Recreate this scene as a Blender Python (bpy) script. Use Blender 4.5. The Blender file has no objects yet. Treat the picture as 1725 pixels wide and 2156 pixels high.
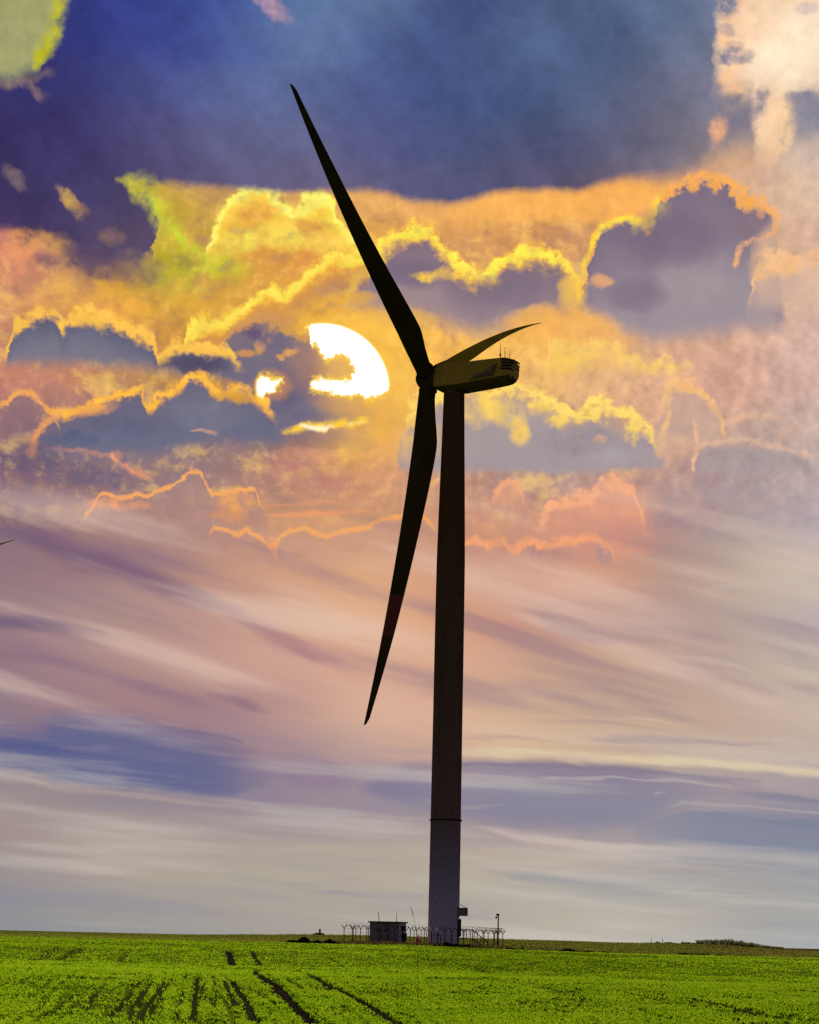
import bpy, bmesh, math, random
import numpy as np
from mathutils import Vector, Matrix

random.seed(7); RNG = np.random.default_rng(7)
S = bpy.context.scene
COL = bpy.context.scene.collection
EXPO = 1.5

# ------------------------------------------------------------------ survey
# The photograph was measured in pixels of a 1725 x 2156 picture.  These two
# helpers turn such a measurement into a direction, or a spot on the ground.
FOC = 5000.0
PITCH = math.atan(894 / FOC)
ROLL = math.radians(1.31)
EYE = Vector((0, 0, 1.15))
_c, _s = math.cos(ROLL), math.sin(ROLL)
FWD = Vector((0, math.cos(PITCH), math.sin(PITCH)))
UP = Vector((0, -math.sin(PITCH), math.cos(PITCH)))
RIGHT = Vector((1, 0, 0))

def ray(px, py):
    a, b = px - 862, 1078 - py
    X = a * _c - b * _s
    Y = a * _s + b * _c
    return (FWD + RIGHT * (X / FOC) + UP * (Y / FOC)).normalized()

def at(px, py, Y):
    d = ray(px, py)
    return EYE + d * (Y / d.y)

def gx(px, Y):
    """world x of picture column px, near the ground at depth Y"""
    return at(px, 1985, Y).x

# ------------------------------------------------------------------ terrain
PY = np.array([-4000, -200, 0, 35, 53, 70, 86, 100, 118, 150, 168, 187, 215, 250, 300, 345, 400, 450, 520, 700, 1200, 4000.])
PZ = np.array([-3.0, -2.0, -1.9, -2.05, -2.0, -1.72, -1.42, -1.66, -1.98, -2.05, -1.72, -1.36, -1.2, -1.18, -1.15, -1.15, -1.0, -.42, -.75, -1.9, -3.0, -9.]) + 1.15
RX = np.array([-.30, -.178, -.09, -.04, -.02, .0, .04, .07, .1, .115, .135, .155, .172, .3])
RO = np.array([-.95, -.92, -.62, -.05, .02, .0, -.05, -.14, -.22, -.12, -.10, -.62, -1.1, -1.4])
def terrain(x, y):
    x = np.asarray(x, float); y = np.asarray(y, float)
    z = np.interp(y, PY, PZ)
    z = z * .5 + .25 * (np.interp(y - 4, PY, PZ) + np.interp(y + 4, PY, PZ))
    q = x / np.maximum(y, 30)
    w = np.clip((y - 340) / 110, 0, 1); w = w * w * (3 - 2 * w)
    z = z + w * (np.interp(q, RX, RO) + .42)
    # the compound side falls a little to the right
    w2 = np.exp(-((y - 320) / 60) ** 2)
    z = z - w2 * np.clip((x - 4) / 14, 0, 1.6) * .38
    # soft swells
    z = z + .05 * np.sin(x * .31 + y * .11) * np.sin(y * .045 + 1.3) * np.clip(y / 60, 0, 1)
    return z

def onground(px, Y):
    x = gx(px, Y)
    return Vector((x, Y, float(terrain(x, Y))))

def hit(px, py):
    """ground point under a picture point"""
    d = ray(px, py)
    t = 45.0
    while t < 500:
        p = EYE + d * t
        if p.z < float(terrain(p.x, p.y)):
            return p
        t += .7
    return EYE + d * 400

# ------------------------------------------------------------------ helpers
def lin(c):
    return tuple(((v / 255) / 12.92 if v / 255 <= .04045 else ((v / 255 + .055) / 1.055) ** 2.4) for v in c)

def obj(name, me_or_bm, mat=None, parent=None, smooth=False, loc=None):
    if isinstance(me_or_bm, bmesh.types.BMesh):
        me = bpy.data.meshes.new(name)
        bmesh.ops.recalc_face_normals(me_or_bm, faces=me_or_bm.faces)
        me_or_bm.to_mesh(me); me_or_bm.free()
    else:
        me = me_or_bm
    if mat is not None:
        for m in (mat if isinstance(mat, (list, tuple)) else [mat]):
            me.materials.append(m)
    if smooth:
        for p in me.polygons: p.use_smooth = True
    o = bpy.data.objects.new(name, me); COL.objects.link(o)
    if parent: o.parent = parent
    if loc is not None: o.location = loc
    return o

def tag(o, label=None, cat=None, group=None, kind=None):
    if label: o['label'] = label
    if cat: o['category'] = cat
    if group: o['group'] = group
    if kind: o['kind'] = kind
    return o

def thing(name, loc, label, cat, group=None):
    o = bpy.data.objects.new(name, None); COL.objects.link(o)
    o.location = loc; o.empty_display_size = .3
    return tag(o, label, cat, group)

def box(bm, c, s, rot=None):
    r = bmesh.ops.create_cube(bm, size=1)
    M = Matrix.Translation(Vector(c)) @ (rot.to_4x4() if rot else Matrix.Identity(4)) @ Matrix.Diagonal((*s, 1))
    bmesh.ops.transform(bm, matrix=M, verts=r['verts'])
    return r['verts']

def tube(bm, pts, rad, n=6, cap=True):
    pts = [Vector(p) for p in pts]
    if not isinstance(rad, (list, tuple)): rad = [rad] * len(pts)
    rings = []
    for i, p in enumerate(pts):
        t = (pts[min(i + 1, len(pts) - 1)] - pts[max(i - 1, 0)]).normalized()
        a = t.cross(Vector((0, 0, 1)))
        if a.length < .05: a = t.cross(Vector((1, 0, 0)))
        a.normalize(); b = t.cross(a)
        rings.append([bm.verts.new(p + (a * math.cos(k * 2 * math.pi / n) + b * math.sin(k * 2 * math.pi / n)) * rad[i]) for k in range(n)])
    for i in range(len(rings) - 1):
        for k in range(n):
            bm.faces.new((rings[i][k], rings[i][(k + 1) % n], rings[i + 1][(k + 1) % n], rings[i + 1][k]))
    if cap:
        bm.faces.new(rings[0][::-1]); bm.faces.new(rings[-1])

def loft(bm, rings, cap=True):
    R = [[bm.verts.new(p) for p in r] for r in rings]
    n = len(R[0])
    for i in range(len(R) - 1):
        for k in range(n):
            bm.faces.new((R[i][k], R[i][(k + 1) % n], R[i + 1][(k + 1) % n], R[i + 1][k]))
    if cap:
        bm.faces.new(R[0][::-1]); bm.faces.new(R[-1])
    return R

def bevel(bm, w, seg=2):
    bmesh.ops.bevel(bm, geom=[e for e in bm.edges], offset=w, segments=seg, affect='EDGES', profile=.6)

# ------------------------------------------------------------------ node kit
class NK:
    def __init__(s, nt): s.nt = nt
    def set(s, sock, v):
        if isinstance(v, bpy.types.NodeSocket): s.nt.links.new(v, sock)
        elif v is not None:
            if hasattr(sock.default_value, '__len__') and len(sock.default_value) == 4 and len(v) == 3: v = (*v, 1)
            sock.default_value = v
    def m(s, op, a, b=None, c=None, clamp=False):
        n = s.nt.nodes.new('ShaderNodeMath'); n.operation = op; n.use_clamp = clamp
        s.set(n.inputs[0], a)
        if b is not None: s.set(n.inputs[1], b)
        if c is not None: s.set(n.inputs[2], c)
        return n.outputs[0]
    def vm(s, op, a, b=None, k=None):
        n = s.nt.nodes.new('ShaderNodeVectorMath'); n.operation = op
        s.set(n.inputs[0], a)
        if b is not None: s.set(n.inputs[1], b)
        if k is not None: s.set(n.inputs['Scale'], k)
        return n.outputs[1] if op in ('LENGTH', 'DOT_PRODUCT', 'DISTANCE') else n.outputs[0]
    def xyz(s, x, y, z=0.0):
        n = s.nt.nodes.new('ShaderNodeCombineXYZ'); s.set(n.inputs[0], x); s.set(n.inputs[1], y); s.set(n.inputs[2], z); return n.outputs[0]
    def sep(s, v):
        n = s.nt.nodes.new('ShaderNodeSeparateXYZ'); s.set(n.inputs[0], v); return n.outputs
    def mix(s, f, a, b, mode='MIX'):
        n = s.nt.nodes.new('ShaderNodeMix'); n.data_type = 'RGBA'; n.blend_type = mode
        s.set(n.inputs[0], f); s.set(n.inputs[6], a); s.set(n.inputs[7], b); return n.outputs[2]
    def mr(s, v, a, b, c=0.0, d=1.0, smooth=True):
        n = s.nt.nodes.new('ShaderNodeMapRange'); n.interpolation_type = 'SMOOTHSTEP' if smooth else 'LINEAR'
        s.set(n.inputs[0], v); s.set(n.inputs[1], a); s.set(n.inputs[2], b); s.set(n.inputs[3], c); s.set(n.inputs[4], d); return n.outputs[0]
    def noise(s, v, scale, detail=4.0, rough=.55, color=False, dim='3D', lac=2.0):
        n = s.nt.nodes.new('ShaderNodeTexNoise'); n.noise_dimensions = dim
        s.set(n.inputs['Vector'], v); n.inputs['Scale'].default_value = scale; n.inputs['Detail'].default_value = detail
        n.inputs['Roughness'].default_value = rough; n.inputs['Lacunarity'].default_value = lac
        return n.outputs['Color'] if color else n.outputs['Fac']
    def ramp(s, f, stops, interp='LINEAR'):
        n = s.nt.nodes.new('ShaderNodeValToRGB'); cr = n.color_ramp; cr.interpolation = interp
        while len(cr.elements) < len(stops): cr.elements.new(.5)
        for e, (p, c) in zip(cr.elements, stops): e.position = p
        for e, (p, c) in zip(cr.elements, stops): e.color = (*c, 1) if len(c) == 3 else c
        s.set(n.inputs[0], f); return n.outputs

    def val(s, col, f):
        n = s.nt.nodes.new('ShaderNodeHueSaturation'); s.set(n.inputs['Value'], f); s.set(n.inputs['Color'], col); return n.outputs[0]
    def sub(s, ins, fn):
        """build fn's nodes inside a group of its own (keeps the tree tidy and quick to build).
        ins: list of sockets; fn(kit, inner_sockets) -> colour socket"""
        g = bpy.data.node_groups.new('cloud', 'ShaderNodeTree')
        gi = g.nodes.new('NodeGroupInput'); go = g.nodes.new('NodeGroupOutput')
        for i, so in enumerate(ins):
            g.interface.new_socket('i%d' % i, in_out='INPUT', socket_type='NodeSocketColor' if so.type == 'RGBA' else ('NodeSocketVector' if so.type == 'VECTOR' else 'NodeSocketFloat'))
        g.interface.new_socket('o', in_out='OUTPUT', socket_type='NodeSocketColor')
        kk = NK(g)
        r = fn(kk, [gi.outputs[i] for i in range(len(ins))])
        g.links.new(r, go.inputs[0])

        n = s.nt.nodes.new('ShaderNodeGroup'); n.node_tree = g
        for i, so in enumerate(ins): s.nt.links.new(so, n.inputs[i])
        return n.outputs[0]


def material(name, build, rough=.6, metallic=0.0):
    m = bpy.data.materials.new(name); m.use_nodes = True
    nt = m.node_tree; nt.nodes.clear(); k = NK(nt)
    out = nt.nodes.new('ShaderNodeOutputMaterial')
    b = nt.nodes.new('ShaderNodeBsdfPrincipled')
    b.inputs['Roughness'].default_value = rough; b.inputs['Metallic'].default_value = metallic
    nt.links.new(b.outputs[0], out.inputs[0])
    geo = nt.nodes.new('ShaderNodeTexCoord')
    col = build(k, geo.outputs['Object'], b, out)
    if col is not None: k.set(b.inputs['Base Color'], col)
    return m

def painted(name, c1, c2, scale=.6, rough=.55, metallic=0.0, spec=None):
    def f(k, co, b, out):
        if spec is not None: b.inputs['Specular IOR Level'].default_value = spec
        n = k.noise(co, scale, 6, .6)
        return k.mix(k.mr(n, .35, .68), c1, c2)
    return material(name, f, rough, metallic)
# ------------------------------------------------------------------ sky
def chart(px, py):
    """picture measurement -> (X, Y) degrees on the sky: X = azimuth*cos(elevation), Y = elevation"""
    d = ray(px, py)
    el = math.asin(d.z); az = math.atan2(d.x, d.y)
    return math.degrees(az) * math.cos(el), math.degrees(el)
PPD = 5000 * math.pi / 180       # picture pixels per degree

def unchart(X, Y):
    el = math.radians(Y); az = math.radians(X) / math.cos(el)
    d = Vector((math.sin(az) * math.cos(el), math.cos(az) * math.cos(el), math.sin(el)))
    F = d.dot(FWD); a = d.dot(RIGHT) / F * FOC; b = d.dot(UP) / F * FOC
    return 862 + a * _c + b * _s, 1078 - (b * _c - a * _s)

G1 = {
 -60:[(160,165,110),(150,145,60),(90,90,90),(70,80,130),(80,90,140),(150,130,140),(85,105,145),(65,80,130),(75,90,130),(80,95,130),(80,95,135),(90,105,140),(105,115,140),(190,160,150),(255,205,165),(255,220,180)],
 350:[(90,75,100),(80,70,100),(100,85,95),(190,150,70),(195,150,95),(205,155,95),(215,160,80),(220,155,85),(215,155,95),(245,175,80),(250,175,80),(245,170,85),(235,165,100),(205,160,135),(210,175,150),(205,185,175)],
 400:[(90,75,100),(85,72,98),(110,90,90),(200,160,70),(195,150,95),(215,165,95),(230,175,80),(235,165,85),(220,160,95),(250,180,75),(250,175,75),(245,170,80),(235,170,105),(212,165,130),(212,180,152),(218,190,168)],
 500:[(190,125,110),(170,130,100),(150,120,80),(200,170,50),(190,150,70),(240,200,70),(240,190,70),(225,160,85),(215,155,95),(225,160,95),(220,155,90),(200,150,110),(200,150,120),(205,155,125),(215,165,130),(220,185,165)],
 600:[(205,140,105),(200,135,100),(210,148,85),(205,165,65),(205,165,65),(215,165,70),(215,160,75),(205,148,85),(200,145,95),(190,145,105),(200,150,105),(225,165,105),(200,150,125),(190,150,135),(215,170,140),(225,190,170)],
 700:[(190,130,115),(215,152,85),(222,152,72),(215,150,68),(190,140,75),(200,155,65),(245,185,70),(248,188,75),(240,178,85),(248,182,88),(250,185,90),(240,180,110),(215,165,130),(210,165,140),(220,175,150),(215,180,170)],
 800:[(205,132,110),(198,132,112),(192,138,110),(180,135,80),(185,145,60),(170,130,90),(150,125,110),(235,175,80),(245,190,95),(245,185,95),(242,190,115),(230,180,130),(222,172,140),(215,165,145),(215,170,150),(210,175,165)],
 900:[(160,112,118),(170,120,118),(150,118,122),(135,115,125),(140,115,120),(135,112,118),(140,115,112),(205,152,100),(225,170,98),(215,168,110),(200,155,125),(215,162,130),(215,165,135),(205,165,145),(195,168,155),(200,175,165)],
 1000:[(100,85,115),(125,105,120),(142,115,120),(148,120,125),(158,125,125),(178,130,115),(192,135,112),(208,150,112),(200,150,122),(180,140,130),(170,142,135),(190,150,138),(195,152,138),(172,145,145),(175,155,155),(190,170,165)],
 1100:[(110,90,115),(150,112,120),(168,125,122),(165,125,125),(182,135,118),(205,150,112),(210,155,115),(215,160,120),(205,150,120),(208,148,120),(198,145,130),(218,152,120),(185,142,135),(165,145,145),(175,160,160),(185,170,175)],
 1200:[(148,122,130),(138,112,125),(140,112,125),(155,122,130),(182,142,130),(195,150,130),(200,155,130),(205,160,130),(195,145,125),(185,140,125),(190,140,125),(205,150,125),(168,137,135),(175,155,150),(190,175,165),(192,178,178)],
 1300:[(138,115,130),(155,130,138),(168,142,140),(175,142,140),(175,140,140),(188,147,137),(205,165,140),(210,165,140),(205,157,132),(195,147,132),(175,135,132),(168,130,132),(165,138,140),(170,150,150),(175,160,160),(175,165,175)],
 1400:[(138,112,130),(150,122,135),(158,128,135),(170,135,138),(187,150,145),(192,155,147),(192,150,142),(202,162,147),(205,162,142),(197,157,142),(192,157,142),(190,160,145),(180,152,145),(165,145,147),(182,167,160),(190,178,175)],
 1500:[(135,118,138),(140,115,130),(148,118,132),(152,122,132),(148,118,132),(170,135,142),(192,157,147),(205,170,155),(202,162,150),(202,172,150),(192,162,147),(185,160,148),(190,167,150),(182,158,150),(178,158,155),(190,175,170)],
 1570:[(118,108,135),(128,112,135),(132,115,138),(138,118,138),(145,122,142),(160,132,142),(172,145,147),(190,160,152),(192,155,147),(208,178,152),(202,177,150),(188,162,148),(180,160,150),(188,168,157),(182,163,157),(182,167,165)],
 1640:[(150,138,142),(140,128,140),(130,118,142),(128,118,142),(132,120,143),(145,127,142),(148,132,147),(155,138,150),(160,142,150),(165,150,152),(165,152,152),(165,152,150),(165,153,152),(170,157,155),(172,155,157),(172,155,158)],
 1700:[(158,145,143),(158,145,142),(152,140,145),(150,138,145),(152,140,148),(148,135,146),(152,140,148),(155,143,150),(145,135,150),(135,128,148),(138,130,148),(140,132,150),(150,142,152),(165,156,157),(150,143,155),(148,143,157)],
 1750:[(160,145,145),(165,150,145),(170,156,148),(168,153,148),(167,153,150),(160,148,150),(162,150,150),(167,154,152),(168,153,150),(160,148,152),(165,150,153),(158,148,153),(158,150,158),(150,145,157),(130,130,152),(125,128,152)],
 1800:[(155,140,142),(165,150,145),(172,158,148),(175,162,150),(172,162,152),(172,162,152),(175,165,152),(175,165,152),(175,165,152),(180,165,155),(187,172,158),(180,166,155),(168,160,158),(155,150,156),(148,147,158),(148,149,160)],
 1860:[(150,145,145),(160,152,148),(170,160,150),(172,163,150),(170,162,152),(175,168,152),(178,168,152),(178,168,155),(178,170,155),(180,172,158),(168,163,155),(162,162,160),(160,159,158),(165,162,158),(160,159,159),(156,159,162)],
 1920:[(140,140,145),(148,148,148),(155,152,148),(160,155,150),(165,158,150),(168,160,152),(168,162,152),(170,165,155),(175,168,158),(178,172,160),(180,172,160),(180,175,162),(182,175,165),(175,168,162),(168,165,160),(165,165,162)],
 1985:[(140,145,152),(143,148,152),(150,150,152),(154,153,152),(160,155,152),(163,158,153),(166,160,153),(172,165,156),(180,172,160),(186,178,164),(186,178,166),(182,178,166),(180,176,168),(175,173,168),(168,170,170),(166,170,172)]}
G1X = [115 * i for i in range(16)]
G2 = {
 -60:[(52,55,108),(50,58,130),(55,66,142),(58,76,150),(72,96,150),(85,108,150),(60,75,125),(75,90,125),(80,100,135),(95,110,140),(125,130,150),(150,150,165)],
 0:[(55,55,110),(50,58,128),(55,66,138),(62,80,148),(98,124,165),(96,116,152),(60,75,125),(75,90,125),(80,100,135),(95,110,140),(130,130,150),(160,155,165)],
 100:[(52,50,103),(52,56,122),(60,68,136),(72,88,150),(100,120,160),(76,94,142),(66,82,128),(84,104,138),(70,85,125),(105,115,140),(130,128,145),(150,148,165)],
 200:[(50,45,92),(58,56,112),(76,80,132),(98,108,155),(88,102,146),(76,86,136),(68,85,130),(72,88,128),(85,95,125),(110,112,135),(130,125,140),(140,140,160)],
 300:[(55,48,92),(60,53,102),(82,76,118),(98,100,140),(98,102,140),(86,88,134),(72,82,122),(80,85,120),(88,88,118),(120,115,130),(165,145,140),(175,165,170)],
 380:[(62,52,95),(62,55,98),(80,72,112),(98,92,128),(105,98,128),(100,96,130),(80,84,120),(90,85,115),(100,92,115),(135,120,128),(200,170,145),(205,185,170)],
 520:[(72,58,98),(74,62,94),(88,74,98),(100,92,125),(105,98,128),(100,96,130),(80,84,120),(90,85,115),(100,92,115),(135,120,128),(200,170,145),(205,185,170)]}
G2X = [160 * i for i in range(12)]

for _y in (1200, 1300, 1400, 1500, 1570): G1[_y] = [(a * 1.07, b * 1.05, c * .99) for a, b, c in G1[_y]]
for _y in (1640, 1700, 1750, 1800, 1860, 1920): G1[_y] = [(a * 1.01, b * 1.005, c * 1.0) for a, b, c in G1[_y]]

def table(G, GX, px, py):
    ys = sorted(G); px = min(max(px, GX[0]), GX[-1] - .01); py = min(max(py, ys[0]), ys[-1] - .01)
    j = max(i for i in range(len(ys)) if ys[i] <= py); u = (py - ys[j]) / (ys[j + 1] - ys[j])
    step = GX[1] - GX[0]; i = min(int((px - GX[0]) / step), len(GX) - 2); v = (px - GX[i]) / step
    A, B = G[ys[j]], G[ys[j + 1]]
    c = [(A[i][q] * (1 - v) + A[i + 1][q] * v) * (1 - u) + (B[i][q] * (1 - v) + B[i + 1][q] * v) * u for q in range(3)]
    return lin([min(v, 255) for v in c])

def grid_nodes(k, X, Y, G, GX, rows):
    return k.sub([X, Y], lambda kk, i: _grid_nodes(kk, i[0], i[1], G, GX, rows))

def _grid_nodes(k, X, Y, G, GX, rows):
    """a cloud-colour chart: one ramp over azimuth for every elevation row"""
    t = k.mr(X, -10.6, 10.6, 0, 1, False)
    col = None; prev = None
    for Yr in rows:
        stops = []
        for i in range(20):
            Xi = -10.6 + 21.2 * i / 19
            px, py = unchart(Xi, Yr)
            stops.append((i / 19, table(G, GX, px, py)))
        r = k.ramp(t, stops, 'B_SPLINE')[0]
        if col is None: col = r
        else: col = k.mix(k.mr(Y, prev, Yr), col, r)
        prev = Yr
    return col

def curve(k, coord, pts):
    """pts: (t, a, b, c) in chart units -> sockets a, b, c as piecewise linear functions of coord"""
    pts = sorted(pts); t0, t1 = pts[0][0], pts[-1][0]
    rng = []
    for q in (1, 2, 3):
        lo = min(p[q] for p in pts); hi = max(p[q] for p in pts)
        rng.append((lo, max(hi - lo, 1e-5)))
    stops = [((p[0] - t0) / (t1 - t0), tuple((p[q + 1] - rng[q][0]) / rng[q][1] for q in range(3))) for p in pts]
    f = k.mr(coord, t0, t1, 0, 1, False)
    n = k.nt.nodes.new('ShaderNodeSeparateColor'); k.set(n.inputs[0], k.ramp(f, stops[:32])[0])
    return [k.m('MULTIPLY_ADD', n.outputs[q], rng[q][1], rng[q][0]) for q in range(3)]

def thin(pts):
    out = [pts[0]]
    for p in pts[1:]:
        if p[0] - out[-1][0] > .004: out.append(p)
    return out

LAYERS = []      # cloud layers, far to near: (node group, input names, picture box)
REG = {}         # named coordinate sockets

def layer(names, fn, bb):
    g = bpy.data.node_groups.new('cloud', 'ShaderNodeTree')
    gi = g.nodes.new('NodeGroupInput'); go = g.nodes.new('NodeGroupOutput')
    g.interface.new_socket('behind', in_out='INPUT', socket_type='NodeSocketColor')
    for i, nme in enumerate(names):
        g.interface.new_socket('i%d' % i, in_out='INPUT', socket_type='NodeSocketFloat')
    g.interface.new_socket('o', in_out='OUTPUT', socket_type='NodeSocketColor')
    kk = NK(g); ii = list(gi.outputs)[:len(names) + 1]
    sp = g.nodes.new('ShaderNodeRGBToBW'); kk.set(sp.inputs[0], ii[0])
    # each layer waits for the one behind it (keeps the shader's working memory small)
    ser = [kk.m('MULTIPLY_ADD', sp.outputs[0], 1e-9, q) for q in ii[1:]]
    g.links.new(fn(kk, ii[0], ser), go.inputs[0])
    LAYERS.append((g, names, bb))

def wrap(f):
    def g(k, col, W, *a, tex=None, **kw):
        names = [W + 'x', W + 'y'] + (['tex'] if tex is not None else []) + (['N'] if f.__name__ == 'cloud' else [])
        M = 40
        if f.__name__ == 'blob':
            x, y, rx, ry = a[:4]; R_ = max(rx, ry) if (len(a) > 6 and a[6]) else None
            bb = (x - (R_ or rx) - M, y - (R_ or ry) - M, x + (R_ or rx) + M, y + (R_ or ry) + M)
        else:
            pts = a[0]; tr = kw.get('tr', False)
            if f.__name__ in ('band', 'cloud'): xs = [p[0] for p in pts]; ys = [q for p in pts for q in p[1:3]]
            elif tr: xs = [p[1] for p in pts]; ys = [p[0] for p in pts]
            else: xs = [p[0] for p in pts]; ys = [p[1] for p in pts]
            wd = (max([kw.get('w', a[3] if len(a) > 3 else 8)] + [p[2] for p in pts if len(p) > 2]) * 1.8) if f.__name__ == 'stroke' else max(kw.get('s1', 8), kw.get('s2', 40), kw.get('S', 20) * 1.6)
            bb = (min(xs) - M - wd, min(ys) - M - wd, max(xs) + M + wd, max(ys) + M + wd)
        def go(kk, c, i):
            if f.__name__ == 'cloud': kw['N'] = i[-1]
            return f(kk, c, (i[0], i[1]), *a, tex=(i[2] if tex is not None else None), **kw)
        layer(names, go, bb)
        return col
    return g

@wrap
def stroke(k, col, W, pts, color, amp=1.0, w=8, tr=False, tex=None, taper=True, hard=False, up=1.0):
    """one lit cloud edge: brightness falls off either side of a curve.  up: how much softer the upper side is"""
    P = []
    for p in pts:
        c = chart(p[1], p[0]) if tr else chart(p[0], p[1]); ww = (p[2] if len(p) > 2 else w) / PPD; aa = p[3] if len(p) > 3 else 1.0
        P.append([c[1] if tr else c[0], c[0] if tr else c[1], ww, aa])
    P.sort(); P = thin(P)
    Q = []
    for i, p in enumerate(P):
        a, b = P[max(i - 1, 0)], P[min(i + 1, len(P) - 1)]
        sl = (b[1] - a[1]) / max(b[0] - a[0], 1e-4)
        Q.append((p[0], p[1], p[2] * math.sqrt(1 + min(abs(sl), 3.) ** 2), p[3] * amp))
    if taper:
        e = max(.12, 1.3 * Q[0][2]); f = max(.12, 1.3 * Q[-1][2])
        Q = [(Q[0][0] - e, Q[0][1], Q[0][2] * .7, 0.0)] + Q + [(Q[-1][0] + f, Q[-1][1], Q[-1][2] * .7, 0.0)]
    u, v = (W[1], W[0]) if tr else (W[0], W[1])
    c = curve(k, u, Q)
    d = k.m('DIVIDE', k.m('SUBTRACT', v, c[0]), c[1])
    g = k.m('SUBTRACT', 1.0, k.m('MULTIPLY', d, d), clamp=True)
    if not hard: g = k.m('MULTIPLY', g, g)
    g = k.m('MULTIPLY', g, c[2])
    if tex is not None: g = k.m('MULTIPLY', g, tex, clamp=True)
    return k.mix(g, col, lin(color))

@wrap
def band(k, col, W, pts, c_top, c_bot=None, s1=8, s2=20, amp=1.0, fade=70, tr=False, tex=None):
    """a cloud body between an upper and a lower outline; pts: (x, ytop, ybot, amp)"""
    P = []
    for p in pts:
        if tr:      # p: (y, xleft, xright, amp)
            a = chart(p[1], p[0]); b = chart(p[2], p[0]); P.append([a[1], b[0], a[0], (p[3] if len(p) > 3 else 1) * amp])
        else:
            a = chart(p[0], p[1]); b = chart(p[0], p[2]); P.append([a[0], a[1], b[1], (p[3] if len(p) > 3 else 1) * amp])
    P.sort(); P = thin(P)
    P = [(P[0][0] - .12, P[0][1], P[0][2], 0.0)] + [tuple(p) for p in P] + [(P[-1][0] + .12, P[-1][1], P[-1][2], 0.0)]
    u, v = (W[1], W[0]) if tr else (W[0], W[1])
    c = curve(k, u, P)
    dt = k.m('SUBTRACT', c[0], v)
    m1 = k.mr(dt, -s1 / PPD / 2, s1 / PPD / 2)
    m2 = k.mr(k.m('SUBTRACT', v, c[1]), -s2 / PPD / 2, s2 / PPD / 2)
    g = k.m('MULTIPLY', k.m('MULTIPLY', m1, m2), c[2])
    cc = lin(c_top)
    if c_bot is not None: cc = k.mix(k.mr(dt, 0.0, fade / PPD), lin(c_top), lin(c_bot))
    return k.mix(g, col, cc)

@wrap
def cloud(k, col, W, pts, rim, body, body2=None, S=20, K=4.5, ra=.9, s2=34, amp=1.0, fade=80, hot=None, thick=1.0, tex=None, N=None):
    """a backlit cumulus: crisp crumbly upper edge with a lit rim, dark body, soft base.  pts: (x, ytop, ybot, amp)"""
    P = []
    for p in pts:
        a = chart(p[0], p[1]); b = chart(p[0], p[2]); P.append([a[0], a[1], b[1], p[3] if len(p) > 3 else 1.0])
    P.sort(); P = thin(P)
    P = [(P[0][0] - .25, P[0][1] - .1, P[0][2], 0.0)] + [tuple(p) for p in P] + [(P[-1][0] + .25, P[-1][1] - .1, P[-1][2], 0.0)]
    c = curve(k, W[0], P)
    d = k.m('SUBTRACT', c[0], W[1])
    t = k.m('MULTIPLY_ADD', d, PPD / S, k.m('MULTIPLY', k.m('SUBTRACT', N, .5), K * 1.45))
    t = k.m('SUBTRACT', t, k.m('MULTIPLY', k.m('SUBTRACT', 1.0, c[2]), 5.0))
    mb = k.m('MULTIPLY', k.mr(k.m('SUBTRACT', W[1], c[1]), -s2 / PPD / 2, s2 / PPD / 2), k.mr(c[2], .02, .3))
    bc = lin(body) if body2 is None else k.mix(k.mr(d, 0.0, fade / PPD), lin(body), lin(body2))
    bc = k.val(bc, k.mr(N, .3, .7, 1.16, .86, False))
    if amp > 0: col = k.mix(k.m('MULTIPLY', k.m('MULTIPLY', k.mr(t, -.1, 1.5), mb), amp), col, bc)
    r = k.m('MULTIPLY', k.m('MULTIPLY', k.mr(t, -1.3, -.1), k.mr(t, .25 + 1.3 * thick, .1 + .3 * thick)), k.m('MULTIPLY', k.m('MULTIPLY', mb, ra), k.mr(c[2], .25, .8)))
    if tex is not None: r = k.m('MULTIPLY', r, k.m('MULTIPLY_ADD', tex, .95, .18), clamp=True)
    col = k.mix(r, col, lin(rim))
    if hot is not None:
        h = k.m('MULTIPLY', k.m('MULTIPLY', k.mr(t, -.5, .1), k.mr(t, .2 + .8 * thick, .1)), k.m('MULTIPLY', mb, k.mr(c[2], .3, .8)))
        if tex is not None: h = k.m('MULTIPLY', h, tex, clamp=True)
        col = k.mix(h, col, lin(hot))
    return col

@wrap
def blob(k, col, W, x, y, rx, ry, color, amp=1.0, rot=0.0, tex=None, p=0.0):
    c = chart(x, y); a = math.radians(rot); ca, sa = math.cos(a), math.sin(a)
    dx = k.m('SUBTRACT', W[0], c[0]); dy = k.m('SUBTRACT', W[1], c[1])
    u = k.m('ADD', k.m('MULTIPLY', dx, ca * PPD / rx), k.m('MULTIPLY', dy, sa * PPD / rx))
    v = k.m('ADD', k.m('MULTIPLY', dx, -sa * PPD / ry), k.m('MULTIPLY', dy, ca * PPD / ry))
    r = k.m('ADD', k.m('MULTIPLY', u, u), k.m('MULTIPLY', v, v))
    g = k.mr(r, 1.0, p, 0.0, amp)
    if tex is not None: g = k.m('MULTIPLY', g, tex, clamp=True)
    return k.mix(g, col, lin(color) if isinstance(color, tuple) else color)

SUN_X, SUN_Y = 680, 821
SUN_DIR = ray(SUN_X, SUN_Y)

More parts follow.
